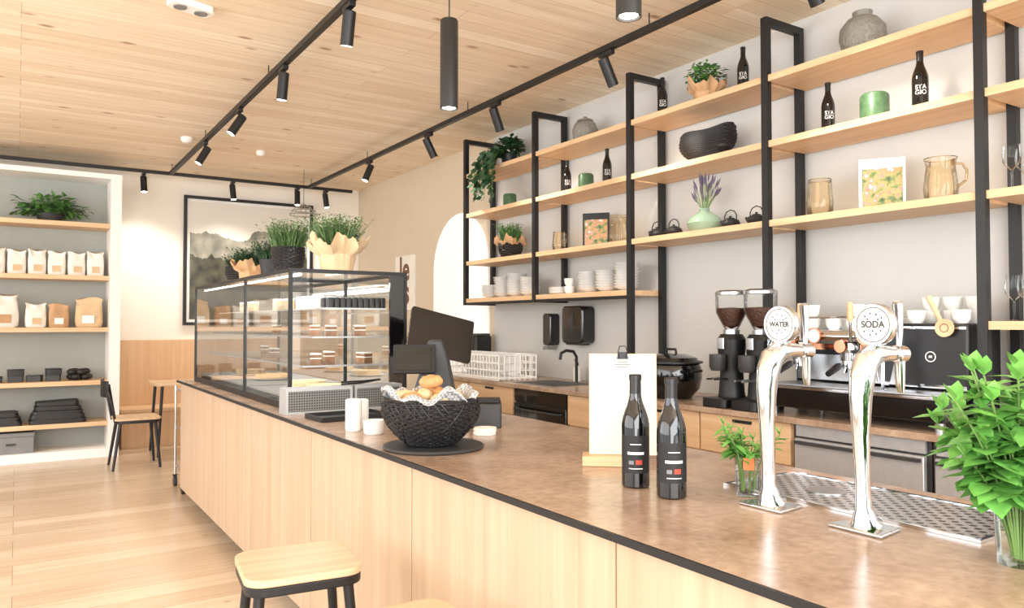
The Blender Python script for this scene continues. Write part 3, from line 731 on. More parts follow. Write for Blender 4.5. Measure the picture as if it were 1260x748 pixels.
part(t,'light_bar',MB().box(X0+.06,X0+.075,Y0+.04,Y1-.04,Z1-.032,Z1-.022),M['emit2'])
for y0,ln in ((4.27,.8),(5.5,1.3)):
    a=lamp('AREA',(1.4,y0,Z1-.04),(0,0,0),9,(1,.99,.97)); a.data.shape='RECTANGLE'; a.data.size=.3; a.data.size_y=ln  # fill lamps added inside the case to brighten its dark interior
pk=solo('wrapped_bar','dark wrapped snack bar standing in display case','snack',MB().rr(.028,.05,.006,0,.06),M['lather'],(1.40,3.93,SHZ[3]+.001),bevel=.003)
L=[pk]
for j in range(10):
    for yy in (3.93,4.02):
        if j==0 and yy==3.93: continue
        L.append(dup(pk,(1.40+.033*j,yy,SHZ[3]+.001)))
grp(L,'wrapped snack bars in the display case')
def cake():
    t=thing('cake_slice','layered brown cake slice in display case','cake',(1.42,4.0,SHZ[2]+.001))
    tri=[(-.03,-.04),(.03,-.04),(.0,.06)]
    part(t,'sponge',MB().prism(tri,0,.03).add(MB().prism(tri,.036,.052)),M['pastry'])
    part(t,'icing',MB().prism(tri,.0305,.0355).add(MB().prism(tri,.0525,.06)),M['cream'])
    return t
ck=cake(); L=[ck]
for z,x,y in ((SHZ[2],1.60,4.0),(SHZ[2],1.5,4.5),(SHZ[1],1.34,4.0),(SHZ[1],1.5,4.25),(SHZ[1],1.62,4.0),(SHZ[1],1.4,5.0),(SHZ[1],1.5,5.6),(SHZ[2],1.5,5.3)):
    L.append(dup(ck,(x,y,z+.001),R.uniform(-.4,.4)))
grp(L,'cake slices in the display case')
jr=thing('dessert_jar','small glass jar of pale dessert in display case','jar',(1.60,4.45,SHZ[3]+.001))
part(jr,'jar_body',MB().lathe([(0,0),(.03,0),(.033,.005),(.033,.06),(.03,.065),(0,.065)],20),M['kraftl']); part(jr,'lid',MB().cyl(.033,.0655,.08,n=20),M['white'])
L=[jr]
for y in (4.3,4.4,4.5,4.6,4.85,5.0,5.1,5.7,5.8,5.9,6.0):
    L.append(dup(jr,(1.46,y,SHZ[3]+.001)))
grp(L,'small dessert jars in the display case')
pie=thing('round_tart','golden round tart on white plate in display case','tart',(1.45,4.1,SHZ[0]+.001))
part(pie,'plate',MB().lathe([(0,0),(.1,0),(.13,.01),(.13,.013),(0,.006)],32),M['porc']); part(pie,'crust',MB().lathe([(0,.0065),(.09,.0065),(.11,.04),(.1,.04),(.095,.034),(0,.036)],32,wob=lambda r,z,a:(r*(1+.02*math.sin(20*a)),z)),M['breadl'])
L=[pie]+[dup(pie,(1.45,y,SHZ[0]+.001)) for y in (4.45,5.2,5.75)]; grp(L,'round tarts in the display case')

# ---------------------------------------------------------------- left niche contents
def bag(w,d,h,m,lab,loc,rot=0,label_m='white',seed=1):
    rr=random.Random(seed)
    t=thing('coffee_bag',lab,'paper bag',loc,rot)
    mb=MB(); n=32; ph=[rr.uniform(0,6) for _ in range(5)]
    lv=[(0,.86,.95),(.04,.96,1.05),(.2,1.0,1.1),(.4,1.0,1.02),(.6,.98,.85),(.75,.95,.55),(.86,.93,.24),(.93,.98,.16),(1,1.03,.18)]
    for zf,wf,df in lv:
        for i in range(n):
            a=2*PI*i/n; ca,sa=math.cos(a),math.sin(a)
            e=.5; x=abs(ca)**e*(1 if ca>0 else -1); y=abs(sa)**e*(1 if sa>0 else -1)
            wv=1+.05*math.sin(5*a+ph[0]+zf*7)+.03*math.sin(9*a+ph[1]-zf*11)
            zz=h*zf+(h*.05*math.sin(3*x+ph[2]) if zf>.85 else 0)
            mb.v.append((x*w/2*wf*(1+.015*math.sin(zf*20+ph[3])),y*d/2*df*wv+(.012*math.sin(x*5+ph[4]) if zf>.8 else 0),zz))
    for i in range(len(lv)-1):
        for k in range(n):
            l=(k+1)%n; mb.f.append((i*n+k,i*n+l,(i+1)*n+l,(i+1)*n+k))
    mb.f.append(tuple(reversed(range(n)))); mb.f.append(tuple((len(lv)-1)*n+k for k in range(n)))
    part(t,'bag_body',mb,m)
    part(t,'paper_label',MB().box(-w*.22,w*.22,-d*.58-.006,-d*.58-.003,h*.14,h*.40),M[label_m])
    return t
t0=bag(.158,.11,.245,M['cream'],'full cream paper coffee bag in a row on niche shelf',(.68,9.0,NS[3]+.001),label_m='kraftl')
t0b=bag(.160,.11,.235,M['cream'],'full cream paper coffee bag in a row on niche shelf',(.68-.172,9.0,NS[3]+.001),rot=.12,label_m='kraftl',seed=12)
L=[t0,t0b]+[dup(t0 if j%2 else t0b,(.68-.172*j,9.0+R.uniform(-.01,.01),NS[3]+.001),R.uniform(-.12,.12)) for j in range(2,12)]; grp(L,'cream coffee bags on the niche shelf')
t1=bag(.18,.11,.235,M['kraft'],'brown kraft coffee bag with white label on niche shelf',(.36,9.0,NS[2]+.001),seed=4)
t1b=bag(.18,.11,.235,M['cream'],'white paper coffee bag beside kraft bags on niche shelf',(.16,9.0,NS[2]+.001),rot=.15,seed=5,label_m='kraftl')
t2=bag(.25,.15,.30,M['kraftl'],'large crumpled kraft paper bag on niche shelf',(.63,9.0,NS[2]+.001),rot=-.15,seed=8)
t2b=bag(.27,.15,.32,M['cream'],'large white paper bag on niche shelf',(-.12,9.0,NS[2]+.001),rot=.2,seed=14,label_m='kraft')
L=[t1,t1b,t2,t2b,dup(t1,(-.5,9.0,NS[2]+.001),.0)]; grp(L,'paper coffee bags on the lower niche shelf')
t=thing('potted_ivy','leafy green ivy in low bowl on upper niche shelf','potted plant',(.27,9.02,NS[4]+.001))
part(t,'pot',MB().lathe([(0,0),(.1,0),(.13,.08),(.12,.08),(.1,.06),(0,.06)],28),M['dark']); part(t,'foliage',bush(520,.40,.15,.20,.07,.055,50,.09,low=-.1),M['leaf'])
tn=thing('flat_tin','small flat dark tin on niche shelf','tin',(0,9,NS[1]+.001))
part(tn,'tin_body',MB().rr(.13,.1,.012,0,.05),M['dark']); part(tn,'lid',MB().rr(.134,.104,.013,.0505,.062),M['black'])
L=[tn]+[dup(tn,(x,9+R.uniform(-.02,.02),NS[1]+.001),R.uniform(-.3,.3)) for x in (-.18,.16,.32,-.4)]+[dup(tn,(x,9.0,NS[1]+.064),.2) for x in (0.0,.32)]; grp(L,'dark tins on the niche shelf')
t=thing('knotted_bag','black knotted fabric bundle on niche shelf','fabric bundle',(.55,9.0,NS[1]+.001))
mb=MB()
for k in range(9):
    a=k*.7; mb.ell(.05,.04,.035,.07*math.cos(a),.05*math.sin(a),.035+.05*(k%2),12,8)
part(t,'bundle',mb,M['lather'])
def folded(loc,w,d,n,lab):
    t=thing('folded_throw',lab,'textile',loc)
    for k in range(n):
        mb=MB(); N_=48; pz=R.uniform(0,6)
        for zz in (0,.012,.028,.042):
            for (px,py) in rrp(w-.03*k,d-.01*k,.04,R.uniform(-.006,.006),0,11):
                mb.v.append((px*(1.0 if .005<zz<.04 else .97),py,k*.044+zz+.006*math.sin(px*30+pz)*(zz>.02)))
        for i in range(3):
            for q in range(N_):
                l=(q+1)%N_; mb.f.append((i*N_+q,i*N_+l,(i+1)*N_+l,(i+1)*N_+q))
        mb.f.append(tuple(reversed(range(N_)))); mb.f.append(tuple(3*N_+q for q in range(N_)))
        part(t,'folded_layer',mb,M['lather'])
folded((-.1,9.0,NS[0]+.001),.32,.28,3,'stack of folded black leather goods on niche shelf'); folded((.36,9.0,NS[0]+.001),.50,.3,5,'taller stack of folded black textiles on niche shelf')
t=thing('storage_box','grey lidded storage box standing in bottom of niche','box',(-.03,9.02,.091))
part(t,'box_body',MB().box(-.19,.19,-.15,.15,0,.16),M['grey'],bevel=.004); part(t,'lid',MB().box(-.195,.195,-.155,.155,.161,.2),M['grey'],bevel=.004); part(t,'handle',MB().box(-.04,.04,-.158,-.1505,.08,.1),M['dark'])

# ---------------------------------------------------------------- counter objects
C=.9205
def perf():
    m,nt,b=new('perforated_black_metal'); N=nt.nodes; Lk=nt.links
    tc=N.new('ShaderNodeTexCoord'); mp=N.new('ShaderNodeMapping'); mp.inputs['Scale'].default_value=(80,0,80); Lk.new(tc.outputs['Object'],mp.inputs['Vector'])
    v=N.new('ShaderNodeTexVoronoi'); v.inputs['Scale'].default_value=1; v.inputs['Randomness'].default_value=0; Lk.new(mp.outputs['Vector'],v.inputs['Vector'])
    r=N.new('ShaderNodeValToRGB'); r.color_ramp.elements[0].position=.26; r.color_ramp.elements[1].position=.34; r.color_ramp.elements[0].color=c(20,20,22); r.color_ramp.elements[1].color=c(122,122,120)
    Lk.new(v.outputs['Distance'],r.inputs[0]); Lk.new(r.outputs[0],b.inputs['Base Color']); b.inputs['Roughness'].default_value=.4
    return m
M['perf']=perf()
def mesh_box(x0,x1,y,lab):
    w=x1-x0; t=thing('condiment_box',lab,'box',((x0+x1)/2,y,C))
    m=MB(); h=.125
    for (a,b) in ((-w/2,-w/2+.012),(w/2-.012,w/2)): m.box(a,b,-.055,.055,0,h)
    m.box(-w/2+.012,w/2-.012,-.055,.055,0,.012)
    for yy in (-.055,.043): m.box(-w/2+.012,w/2-.012,yy,yy+.012,h-.014,h)
    part(t,'frame',m,M['steell'])
    for ya in (-.049,.045): part(t,'mesh_panel',MB().box(-w/2+.0125,w/2-.0125,ya,ya+.004,.0125,h-.0145),M['perf'])
    part(t,'napkin_stack',MB().box(-w/2+.02,w/2-.02,-.04,.04,.0125,.10),M['white'])
mesh_box(1.085,1.42,3.70,'silver-grey perforated metal box on counter beside display case'); mesh_box(1.44,1.70,3.72,'smaller perforated metal box on counter beside display case')
t=thing('serving_tongs','black serving tongs lying on perforated boxes','tongs',(1.5,3.71,C+.127),.1)
part(t,'arm',MB().tube([(-.12,.0,.005),(0,.012,.006),(.1,.0,.02)],.005,6),M['black']); part(t,'arm',MB().tube([(-.12,0,.016),(0,-.012,.017),(.1,0,.021)],.005,6),M['black'])
t=thing('serving_tray','low black rectangular tray on counter','tray',(1.30,3.40,C),.05)
part(t,'tray_base',MB().box(-.16,.16,-.1,.1,0,.006),M['blackmt'])
part(t,'rim',MB().box(-.165,.165,-.107,-.1005,0,.022).box(-.165,.165,.1005,.107,0,.022).box(-.167,-.1605,-.1,.1,0,.022).box(.1605,.167,-.1,.1,0,.022),M['blackmt'])
solo('white_beaker','tall white ceramic beaker on counter','beaker',MB().lathe([(0,0),(.03,0),(.033,.01),(.033,.125),(.028,.13),(.02,.13),(.02,.12),(0,.12)],28),M['porc'],(1.165,2.98,C))
solo('white_beaker','shorter white ceramic beaker on counter','beaker',MB().lathe([(0,0),(.03,0),(.033,.01),(.033,.115),(.028,.12),(.02,.12),(.02,.11),(0,.11)],28),M['porc'],(1.225,3.05,C))
solo('small_white_bowl','small white ceramic bowl on counter','bowl',MB().lathe([(0,0),(.036,0),(.04,.006),(.042,.055),(.039,.055),(.037,.01),(0,.008)],28),M['porc'],(1.20,2.85,C))
solo('round_tray','round grey felt tray under bread basket','tray',MB().lathe([(0,0),(.175,0),(.18,.006),(.175,.012),(0,.012)],48),M['dark'],(1.245,2.42,C))
t=thing('bread_basket','deep round black woven bread basket on round tray','basket',(1.235,2.42,C+.0125))
def bprof(k):
    a=k*2.0
    return (.090+.078*math.sin(a), .010+.150*k)
bk=weave(bprof,21,.0046,132,.004,22)
rb=random.Random(77)
for j in range(44):   # diagonal loose strands
    a0=2*PI*j/44; dr=rb.choice((-1,1))
    bk.tube([((bprof(k/8)[0]+.0055)*math.cos(a0+dr*.09*k),(bprof(k/8)[0]+.0055)*math.sin(a0+dr*.09*k),bprof(k/8)[1]) for k in range(9)],.0028,5)
for j in range(4):
    pz=rb.uniform(0,6); bk.tube([((.162+.005*math.sin(3*a+pz))*math.cos(a),(.162+.005*math.sin(3*a+pz))*math.sin(a),.160+.006*math.sin(5*a+pz*2)) for a in [2*PI*q/60 for q in range(60)]],.0042,6,closed=True)
part(t,'basket_body',bk,M['wicker'])
part(t,'lining',MB().lathe([(0,.02),(.09,.02),(.135,.05),(.155,.09),(.155,.14),(.150,.14),(.150,.09),(.127,.05),(.08,.032),(0,.03)],40),M['wicker'])
def tw(r,z,a): return r*(1+.05*math.sin(5*a)+.04*math.sin(9*a+1)), z+.016*math.sin(7*a)+.014*math.sin(4*a+2)
part(t,'tea_towel',MB().lathe([(0,.10),(.09,.105),(.125,.14),(.145,.186),(.163,.178),(.160,.168),(.145,.176),(.123,.132),(.09,.098),(0,.093)],72,wob=tw),M['cloth'],'grey-white checked tea towel lining')
rolls=[]
def roll(loc,rot,s,m,lab,nm='bread_roll'):
    o=MB(); 
    o.lathe([(0 if i in(0,10) else math.sin(PI*i/10)**.8,-math.cos(PI*i/10)) for i in range(11)],20)
    mb=MB().add(o,Matrix.Diagonal((.052,.026,.023,1)))
    for k in (-1,0,1): mb.add(MB().ell(.012,.016,.004),Matrix.Translation((k*.024,0,.0215-.0035*abs(k)))@Matrix.Rotation(.6,4,'Z'))
    ob=solo(nm,lab,'bread',mb,M[m],loc,rot); ob.scale=(s,)*3; return ob
rp=[(1.150,2.40,.172,1.75,'bread'),(1.235,2.325,.172,.0,'breadl'),(1.320,2.40,.172,1.4,'breadl'),(1.210,2.42,.182,1.3,'breadl'),(1.265,2.42,.184,1.7,'bread'),(1.175,2.50,.172,-.6,'breadl'),(1.26,2.515,.174,.2,'bread'),(1.235,2.42,.228,.25,'bread')]
for x,y,z,r,mm in rp: rolls.append(roll((x,y,C+z+.005),r,1,mm,'crusty golden elongated bread roll in basket' if mm=='bread' else 'pale floury elongated bread roll in basket'))
grp(rolls,'bread rolls in the basket')
t=thing('pos_terminal','black point of sale terminal with two screens on counter','cash register',(1.72,3.35,C),-.55)
part(t,'stand',MB().prism([(-.13,0),(.13,0),(.11,.10),(.075,.27),(.05,.36),(-.02,.36),(-.05,.24),(-.10,.08)],-.07,.085,'y'),M['dark'],bevel=.012)
mon=part(t,'monitor',MB().rr(.34,.235,.012,-.012,.012),M['blackgl'],bevel=.003,loc=(.03,.125,.38),rot=(math.radians(68),math.radians(14),.35))
cd=part(t,'customer_display',MB().rr(.20,.15,.01,-.008,.008),M['blackmt'],bevel=.003,loc=(-.08,-.115,.27),rot=(math.radians(62),0,.1))
part(cd,'screen',MB().box(-.088,.088,-.062,.062,.0085,.0095),M['screen'])
t=thing('receipt_printer','dark grey receipt printer on counter','printer',(1.70,2.82,C),-.55)
part(t,'body',MB().rr(.14,.17,.01,0,.10),M['dark'],bevel=.004); part(t,'lid',MB().rr(.13,.13,.01,.101,.115,0,.01),M['blackmt'],bevel=.003)
t=thing('cash_drawer','low black cash drawer under terminal','cash drawer',(1.60,3.06,C),-.55)
part(t,'body',MB().box(-.1,.1,-.1,.08,0,.06),M['blackmt'],bevel=.003); part(t,'drawer',MB().box(-.095,.095,-.107,-.1005,.008,.052),M['black'])
cs=solo('paper_coaster','round white paper coaster in stack','coaster',MB().cyl(.045,0,.004,n=28),M['white'],(1.565,2.60,C)); L=[cs]+[dup(cs,(1.565+R.uniform(-.004,.004),2.60,C+.0045*j)) for j in range(1,6)]; grp(L,'white coasters on the counter')
t=thing('menu_clipboard','pale menu sheet on clipboard standing in oak block','menu',(1.572,1.815,C),-.70)
part(t,'base_block',MB().box(-.105,.045,-.04,.05,0,.03),M['oakx'],bevel=.002)
part(t,'board',MB().box(-.085,.125,.0,.004,.0305,.345),M['oakx'],rot=(-.06,0,0))
part(t,'menu_sheet',MB().box(-.083,.123,-.003,-.0005,.032,.343),M['paper'],rot=(-.06,0,0))
part(t,'binder_clip',MB().prism([(-.018,.328),(.018,.328),(.014,.350),(-.014,.350)],-.012,.014,'y').tube([(-.01,-.012,.33),(-.014,-.018,.352),(-.009,-.018,.368),(.009,-.018,.368),(.014,-.018,.352),(.01,-.012,.33)],.0018,6),M['black'],loc=(.02,.006,0),rot=(-.06,0,0))
mk=MB()
for k,(wd,zz) in enumerate(((.03,.318),(.05,.309),(.038,.301))): mk.box(.02-wd/2,.02+wd/2,-.0045,-.0035,zz,zz+.0035)
part(t,'print_mark',mk,M['grey'],rot=(-.06,0,0))
def sprigs(n,L0,spread,leafL,leafW,seed,hmin=.12,bias=(0,0)):
    rr=random.Random(seed); st=MB(); lf=MB()
    for i in range(n):
        a=rr.uniform(0,2*PI); s=spread*rr.uniform(.2,1); h=L0*rr.uniform(.55,1)
        e=Vector((math.cos(a)*s+bias[0]*rr.random(),math.sin(a)*s+bias[1]*rr.random(),h)); b0=Vector((math.cos(a)*.015,math.sin(a)*.015,.012))
        P=[b0, b0.lerp(e,.45)+Vector((-e.x*.25,-e.y*.25,.03)), e+Vector((0,0,.0))]
        pts=[]
        for k in range(9):
            q=k/8; pts.append(P[0]*(1-q)**2+P[1]*2*q*(1-q)+P[2]*q*q)
        st.tube(pts,.0018,5)
        q=.42
        while q<=1.0:
            p=P[0]*(1-q)**2+P[1]*2*q*(1-q)+P[2]*q*q
            if p.z>hmin:
                an=rr.uniform(0,PI); sc=(1.15-.5*(q-.42))*rr.uniform(.8,1.15)
                for sgn in (0,PI):
                    lf.leaf(p,(math.cos(an+sgn),math.sin(an+sgn),rr.uniform(-.2,.45)),leafL*sc,leafW*sc,rr.uniform(.1,.45))
            q+=.085
        lf.leaf(P[2],(0.2,0,1),leafL*.6,leafW*.6,.1); lf.leaf(P[2],(-.4,.3,1),leafL*.6,leafW*.6,.1)
    return st,lf
def glassjar(r,h): return MB().lathe([(0,.002),(r*.85,0),(r,h)],32)
t=thing('sprig_glass','drinking glass with green sprigs and orange print on counter','vase of herbs',(1.575,1.31,C),-.8)
part(t,'glass_body',glassjar(.034,.12),M['glass']); part(t,'water',MB().lathe([(0,.0085),(.0265,.0085),(.029,.06),(0,.06)],28),M['water'])
part(t,'printed_mark',MB().arc(.0345,.070,.1,-.4,.4),M['orange'])
st,lf=sprigs(13,.17,.085,.045,.02,61,.10); part(t,'stem',st,M['stem']); part(t,'foliage',lf,M['leafl'])
t=thing('mint_bouquet','large bunch of fresh mint in clear glass on counter','vase of herbs',(1.545,.665,C))
part(t,'glass_body',glassjar(.045,.13),M['glass']); part(t,'water',MB().lathe([(0,.0085),(.0355,.0085),(.04,.09),(0,.09)],28),M['water'])
st,lf=sprigs(42,.36,.175,.064,.050,63,.12); part(t,'stem',st,M['stem']); part(t,'foliage',lf,M['leafl'])

# taps
def tap(loc,word):
    t=thing('drinks_tap','polished chrome drinks tap with round white badge on counter','tap',loc,RW)
    part(t,'base_plate',MB().prism([(-.062,-.045),(.062,-.045),(.05,.05),(-.05,.05)],0,.008),M['chrome'],bevel=.003)
    part(t,'column',MB().tube([(0,0,.0085),(0,-.004,.02),(0,-.008,.05),(0,-.010,.10),(0,-.014,.2),(0,-.014,.28),(0,-.008,.325),(0,.006,.355),(0,.032,.370),(0,.07,.374),(0,.12,.372)],[.040,.03,.020,.018,.021,.027,.031,.031,.026,.019,.015],24,flat=.8),M['chrome'])
    part(t,'valve',MB().tube([(0,.12,.372),(0,.122,.372),(0,.15,.371),(0,.152,.371)],[.015,.019,.019,.015],24).tube([(0,.137,.36),(0,.139,.30),(0,.142,.285)],[.012,.010,.007],14),M['chrome'])
    part(t,'handle',MB().tube([(0,.135,.388),(0,.137,.42),(0,.132,.485),(0,.131,.49)],[.006,.008,.012,.007],14),M['chrome'])
    Y_=.045
    part(t,'badge_stem',MB().tube([(0,Y_,.37),(0,Y_+.004,.40)],.012,12),M['chrome'])
    d=Matrix.Translation((0,Y_,.437))@Matrix.Rotation(PI/2,4,'X')
    b=part(t,'badge',MB().add(MB().lathe([(0,-.012),(.044,-.012),(.046,-.008),(.046,.008),(.044,.012),(.041,.012),(.040,.009),(0,.009)],40),d),M['chrome'])
    part(b,'badge_face',MB().add(MB().cyl(.0395,.0095,.0105,n=36),d),M['white'])
    part(b,'badge_ring',MB().add(MB().lathe([(.0365,.0108),(.0385,.0108)],40),d),M['dark'],'thin dark printed ring')
    yp=Y_-.0114
    pm=textmb(word,.020 if len(word)<5 else .0165,None,yp,.437,.0007)
    for (dx,dz) in ((-.018,.018),(-.006,.024),(.008,.022),(.02,.015),(-.012,.012),(.012,.011),(-.02,-.015),(-.006,-.022),(.008,-.02),(.018,-.013),(0,-.014)):
        pm.add(MB().lathe([(0,0),(.0022,0)],10),Matrix.Translation((dx,yp,.437+dz))@Matrix.Rotation(PI/2,4,'X'))
    part(b,'badge_print',pm,M['dark'])
    return t
t1=tap((1.525,1.198,C),'WATER'); t2=tap((1.525,.956,C),'SODA'); grp([t1,t2],'chrome drinks taps on the counter')
t=thing('drip_tray','perforated stainless drip tray set on countertop behind taps','drip tray',(1.77,1.10,C))
part(t,'tray_rim',MB().box(-.15,.15,-.33,-.32,0,.006).box(-.15,.15,.32,.33,0,.006).box(-.15,-.14,-.32,.32,0,.006).box(.14,.15,-.32,.32,0,.006),M['chrome'])
def perf2():
    m,nt,b=new('perforated_steel'); N=nt.nodes; Lk=nt.links
    tc=N.new('ShaderNodeTexCoord'); mp=N.new('ShaderNodeMapping'); mp.inputs['Scale'].default_value=(38,38,0); mp.inputs['Rotation'].default_value=(0,0,.78); Lk.new(tc.outputs['Object'],mp.inputs['Vector'])
    v=N.new('ShaderNodeTexVoronoi'); v.inputs['Scale'].default_value=1; v.inputs['Randomness'].default_value=0; Lk.new(mp.outputs['Vector'],v.inputs['Vector'])
    r=N.new('ShaderNodeValToRGB'); r.color_ramp.interpolation='CONSTANT'; r.color_ramp.elements[1].position=.30; r.color_ramp.elements[0].color=c(40,37,36); r.color_ramp.elements[1].color=c(190,190,190)
    Lk.new(v.outputs['Distance'],r.inputs[0]); Lk.new(r.outputs[0],b.inputs['Base Color']); b.inputs['Roughness'].default_value=.25; b.inputs['Metallic'].default_value=.7
    return m
part(t,'grate',MB().box(-.1395,.1395,-.3195,.3195,.0,.004),perf2())
part(t,'drain_cover',MB().cyl(.05,.0042,.007,0,.12),M['steel'])

# ---------------------------------------------------------------- back bar objects
B=.9005
t=thing('espresso_machine','black and chrome two-group espresso machine on back worktop','coffee machine',(3.53,2.14,B),RW)
part(t,'base',MB().box(-.46,.46,-.29,.2,.04,.15),M['blackgl'],bevel=.006)
part(t,'base_trim',MB().box(-.455,.455,-.294,-.2905,.135,.148),M['chrome'])
for sx in (-.42,.42):
    for sy in (-.24,.15): part(t,'foot',MB().cyl(.022,0,.039,sx,sy,16),M['steel'])
part(t,'drip_grate',MB().box(-.44,.44,-.28,-.06,.1505,.158),M['steel'])
part(t,'back_body',MB().box(-.44,.16,-.03,.22,.159,.43),M['black'],bevel=.008)
part(t,'splash_panel',MB().box(-.43,.15,-.036,-.0305,.17,.30),M['steel'])
part(t,'copper_band',MB().box(-.43,.15,-.038,-.0305,.325,.355),M['copper'])
part(t,'side_tower',MB().box(.165,.46,-.08,.22,.159,.46),M['black'],bevel=.012)
part(t,'tower_trim',MB().box(.17,.455,-.084,-.0805,.17,.185).box(.17,.455,-.084,-.0805,.435,.445),M['chrome'])
em=MB().tube([(.30+.022*math.cos(2*PI*i/20),-.083,.31+.022*math.sin(2*PI*i/20)) for i in range(20)],.0025,6,closed=True).box(.293,.307,-.085,-.0815,.305,.315)
part(t,'emblem',em,M['white'])
part(t,'top_hood',MB().prism([(-.20,.36),(-.235,.375),(-.24,.40),(-.225,.425),(-.19,.43),(-.031,.43),(-.031,.36)],-.44,.16,'x') ,M['chrome'],bevel=.004)
for xx in (-.457,.166): part(t,'side_cheek',MB().prism([(-.25,.159),(-.22,.159),(-.16,.30),(-.20,.44),(-.245,.44)],xx,xx+.015,'x'),M['chrome'])
part(t,'cup_rail',MB().tube([(-.43,-.2,.49),(.155,-.2,.49),(.155,.21,.49),(-.43,.21,.49)],.006,8,closed=True).tube([(-.43,-.2,.43),(-.43,-.2,.49)],.005).tube([(.155,-.2,.43),(.155,-.2,.49)],.005),M['chrome'])
for gx in (-.31,-.04):
    g=part(t,'group_head',MB().lathe([(0,.375),(.048,.375),(.058,.365),(.058,.335),(.044,.318),(.042,.28),(0,.28)],28,gx,-.17),M['chrome'])
    part(g,'group_cap',MB().lathe([(.0,.36),(.05,.36)],24,gx,-.17).tube([(gx,-.228,.35),(gx,-.25,.35)],.03,20),M['copper'])
    part(g,'portafilter',MB().cyl(.038,.245,.279,gx,-.17).tube([(gx,-.2,.262),(gx,-.25,.26)],.009).tube([(gx-.015,-.17,.245),(gx-.018,-.175,.22)],.008).tube([(gx+.015,-.17,.245),(gx+.018,-.175,.22)],.008),M['chrome'])
    part(g,'handle',MB().tube([(gx,-.25,.26),(gx+.005,-.27,.256),(gx+.02,-.37,.225)],[.012,.017,.014],12),M['black'])
    part(g,'lever',MB().tube([(gx+.06,-.2,.36),(gx+.065,-.26,.38),(gx+.07,-.27,.47)],[.008,.008,.007],10),M['chrome'])
    part(t,'lever_grip',MB().tube([(gx+.07,-.27,.471),(gx+.071,-.272,.50),(gx+.072,-.274,.56)],[.011,.016,.012],12),M['oakx'],'wooden lever grip')
    gg=part(t,'pressure_gauge',MB().add(MB().lathe([(0,0),(.038,0),(.04,.004),(.04,.02),(.034,.02),(.034,.014),(0,.014)],28),Matrix.Translation((gx+.135,-.240,.40))@Matrix.Rotation(PI/2,4,'X')),M['copper'])
    part(gg,'dial',MB().add(MB().cyl(.033,.0145,.0155),Matrix.Translation((gx+.135,-.240,.40))@Matrix.Rotation(PI/2,4,'X')),M['white'])
for gx in (-.42,.15):
    part(t,'steam_wand',MB().tube([(gx,-.2,.38),(gx,-.26,.37),(gx+.01,-.30,.33),(gx+.03,-.29,.20)],.007,8),M['chrome'])
    part(t,'steam_knob',MB().tube([(gx,-.22,.40),(gx,-.28,.40)],.022,16),M['black'])
L2=[]
rr=random.Random(11)
for ix in range(5):
    for iy in range(3):
        y=2.52-.118*ix+rr.uniform(-.006,.006); x=3.39+.115*iy
        r0=rr.uniform(.4,1.0)
        if iy>0 and rr.random()<.3: continue
        L2.append(dup(cu,(x,y,B+.4305),r0))
        if rr.random()<(.35 if iy==0 else .6): L2.append(dup(cu,(x+rr.uniform(-.006,.006),y+rr.uniform(-.006,.006),B+.492),r0+rr.uniform(-1,1)))
for ix in range(3):
    for iy in range(2):
        if (ix,iy)==(1,0): continue
        y=1.93-.1*ix; x=3.50+.13*iy; L2.append(dup(cu,(x,y,B+.4605),1.2))
        if iy==1: L2.append(dup(cu,(x,y,B+.522),.8))
grp(LC+L2,'white cups on the shelf and coffee machine')
t=thing('wooden_scoop','round wooden scoop hanging on espresso machine','scoop',(3.435,1.765,B+.44),RW)
part(t,'scoop_bowl',MB().add(MB().lathe([(0,0),(.034,0),(.04,.006),(.04,.016),(0,.012)],24),Matrix.Rotation(PI/2,4,'X')),M['oakx']); part(t,'handle',MB().tube([(-.02,-.008,.035),(-.07,-.008,.14)],[.01,.014],10),M['oakx'])
part(t,'scoop_mark',MB().tube([(.018*math.cos(2*PI*i/20),-.0135,.018*math.sin(2*PI*i/20)) for i in range(20)],.002,6,closed=True),M['brown'])
def grinder(loc):
    t=thing('coffee_grinder','black coffee grinder with clear bean hopper on back worktop','coffee grinder',loc,RW)
    part(t,'base',MB().rr(.17,.26,.03,0,.05),M['black'],bevel=.005)
    part(t,'body',MB().lathe([(.075,.051),(.07,.08),(.062,.2),(.075,.3),(.08,.37),(.06,.40),(0,.40)],32,0,.03).cyl(.075,.051,.06,0,.03),M['black'])
    part(t,'dosing_chamber',MB().lathe([(0,.2),(.035,.2),(.045,.22),(.045,.29),(0,.29)],28,0,-.085),M['dark'])
    part(t,'portafilter_fork',MB().box(-.03,-.02,-.15,-.04,.15,.16).box(.02,.03,-.15,-.04,.15,.16),M['steel'])
    part(t,'control_panel',MB().rr(.05,.02,.006,.32,.38,0,-.055),M['steel'])
    part(t,'collar',MB().cyl(.045,.401,.425,0,.03),M['steel'])
    part(t,'hopper',MB().lathe([(.035,.426),(.045,.44),(.085,.52),(.088,.62)],36,0,.03),M['glass'])
    part(t,'beans',MB().lathe([(0,.43),(.04,.446),(.078,.52),(.08,.545),(0,.55)],28,0,.03),M['beans'])
    part(t,'lid',MB().lathe([(.089,.6205),(.089,.635),(.07,.645),(0,.648)],32,0,.03).cyl(.0885,.6201,.622,0,.03),M['steel'])
    return t
g1=grinder((3.33,2.90,B)); g2=dup(g1,(3.33,2.70,B)); grp([g1,g2],'coffee grinders on the back worktop')
t=thing('soup_kettle','wide round black electric soup kettle with lid on back worktop','soup kettle',(3.42,3.43,B),RW); t.scale=(1.08,1.0,1.0)
part(t,'kettle_body',MB().lathe([(0,0),(.12,0),(.13,.02),(.165,.06),(.18,.13),(.175,.19),(.165,.215),(0,.215)],40),M['blackgl'])
part(t,'rim',MB().lathe([(.17,.2155),(.185,.216),(.185,.226),(.165,.23),(0,.23)],40),M['black'])
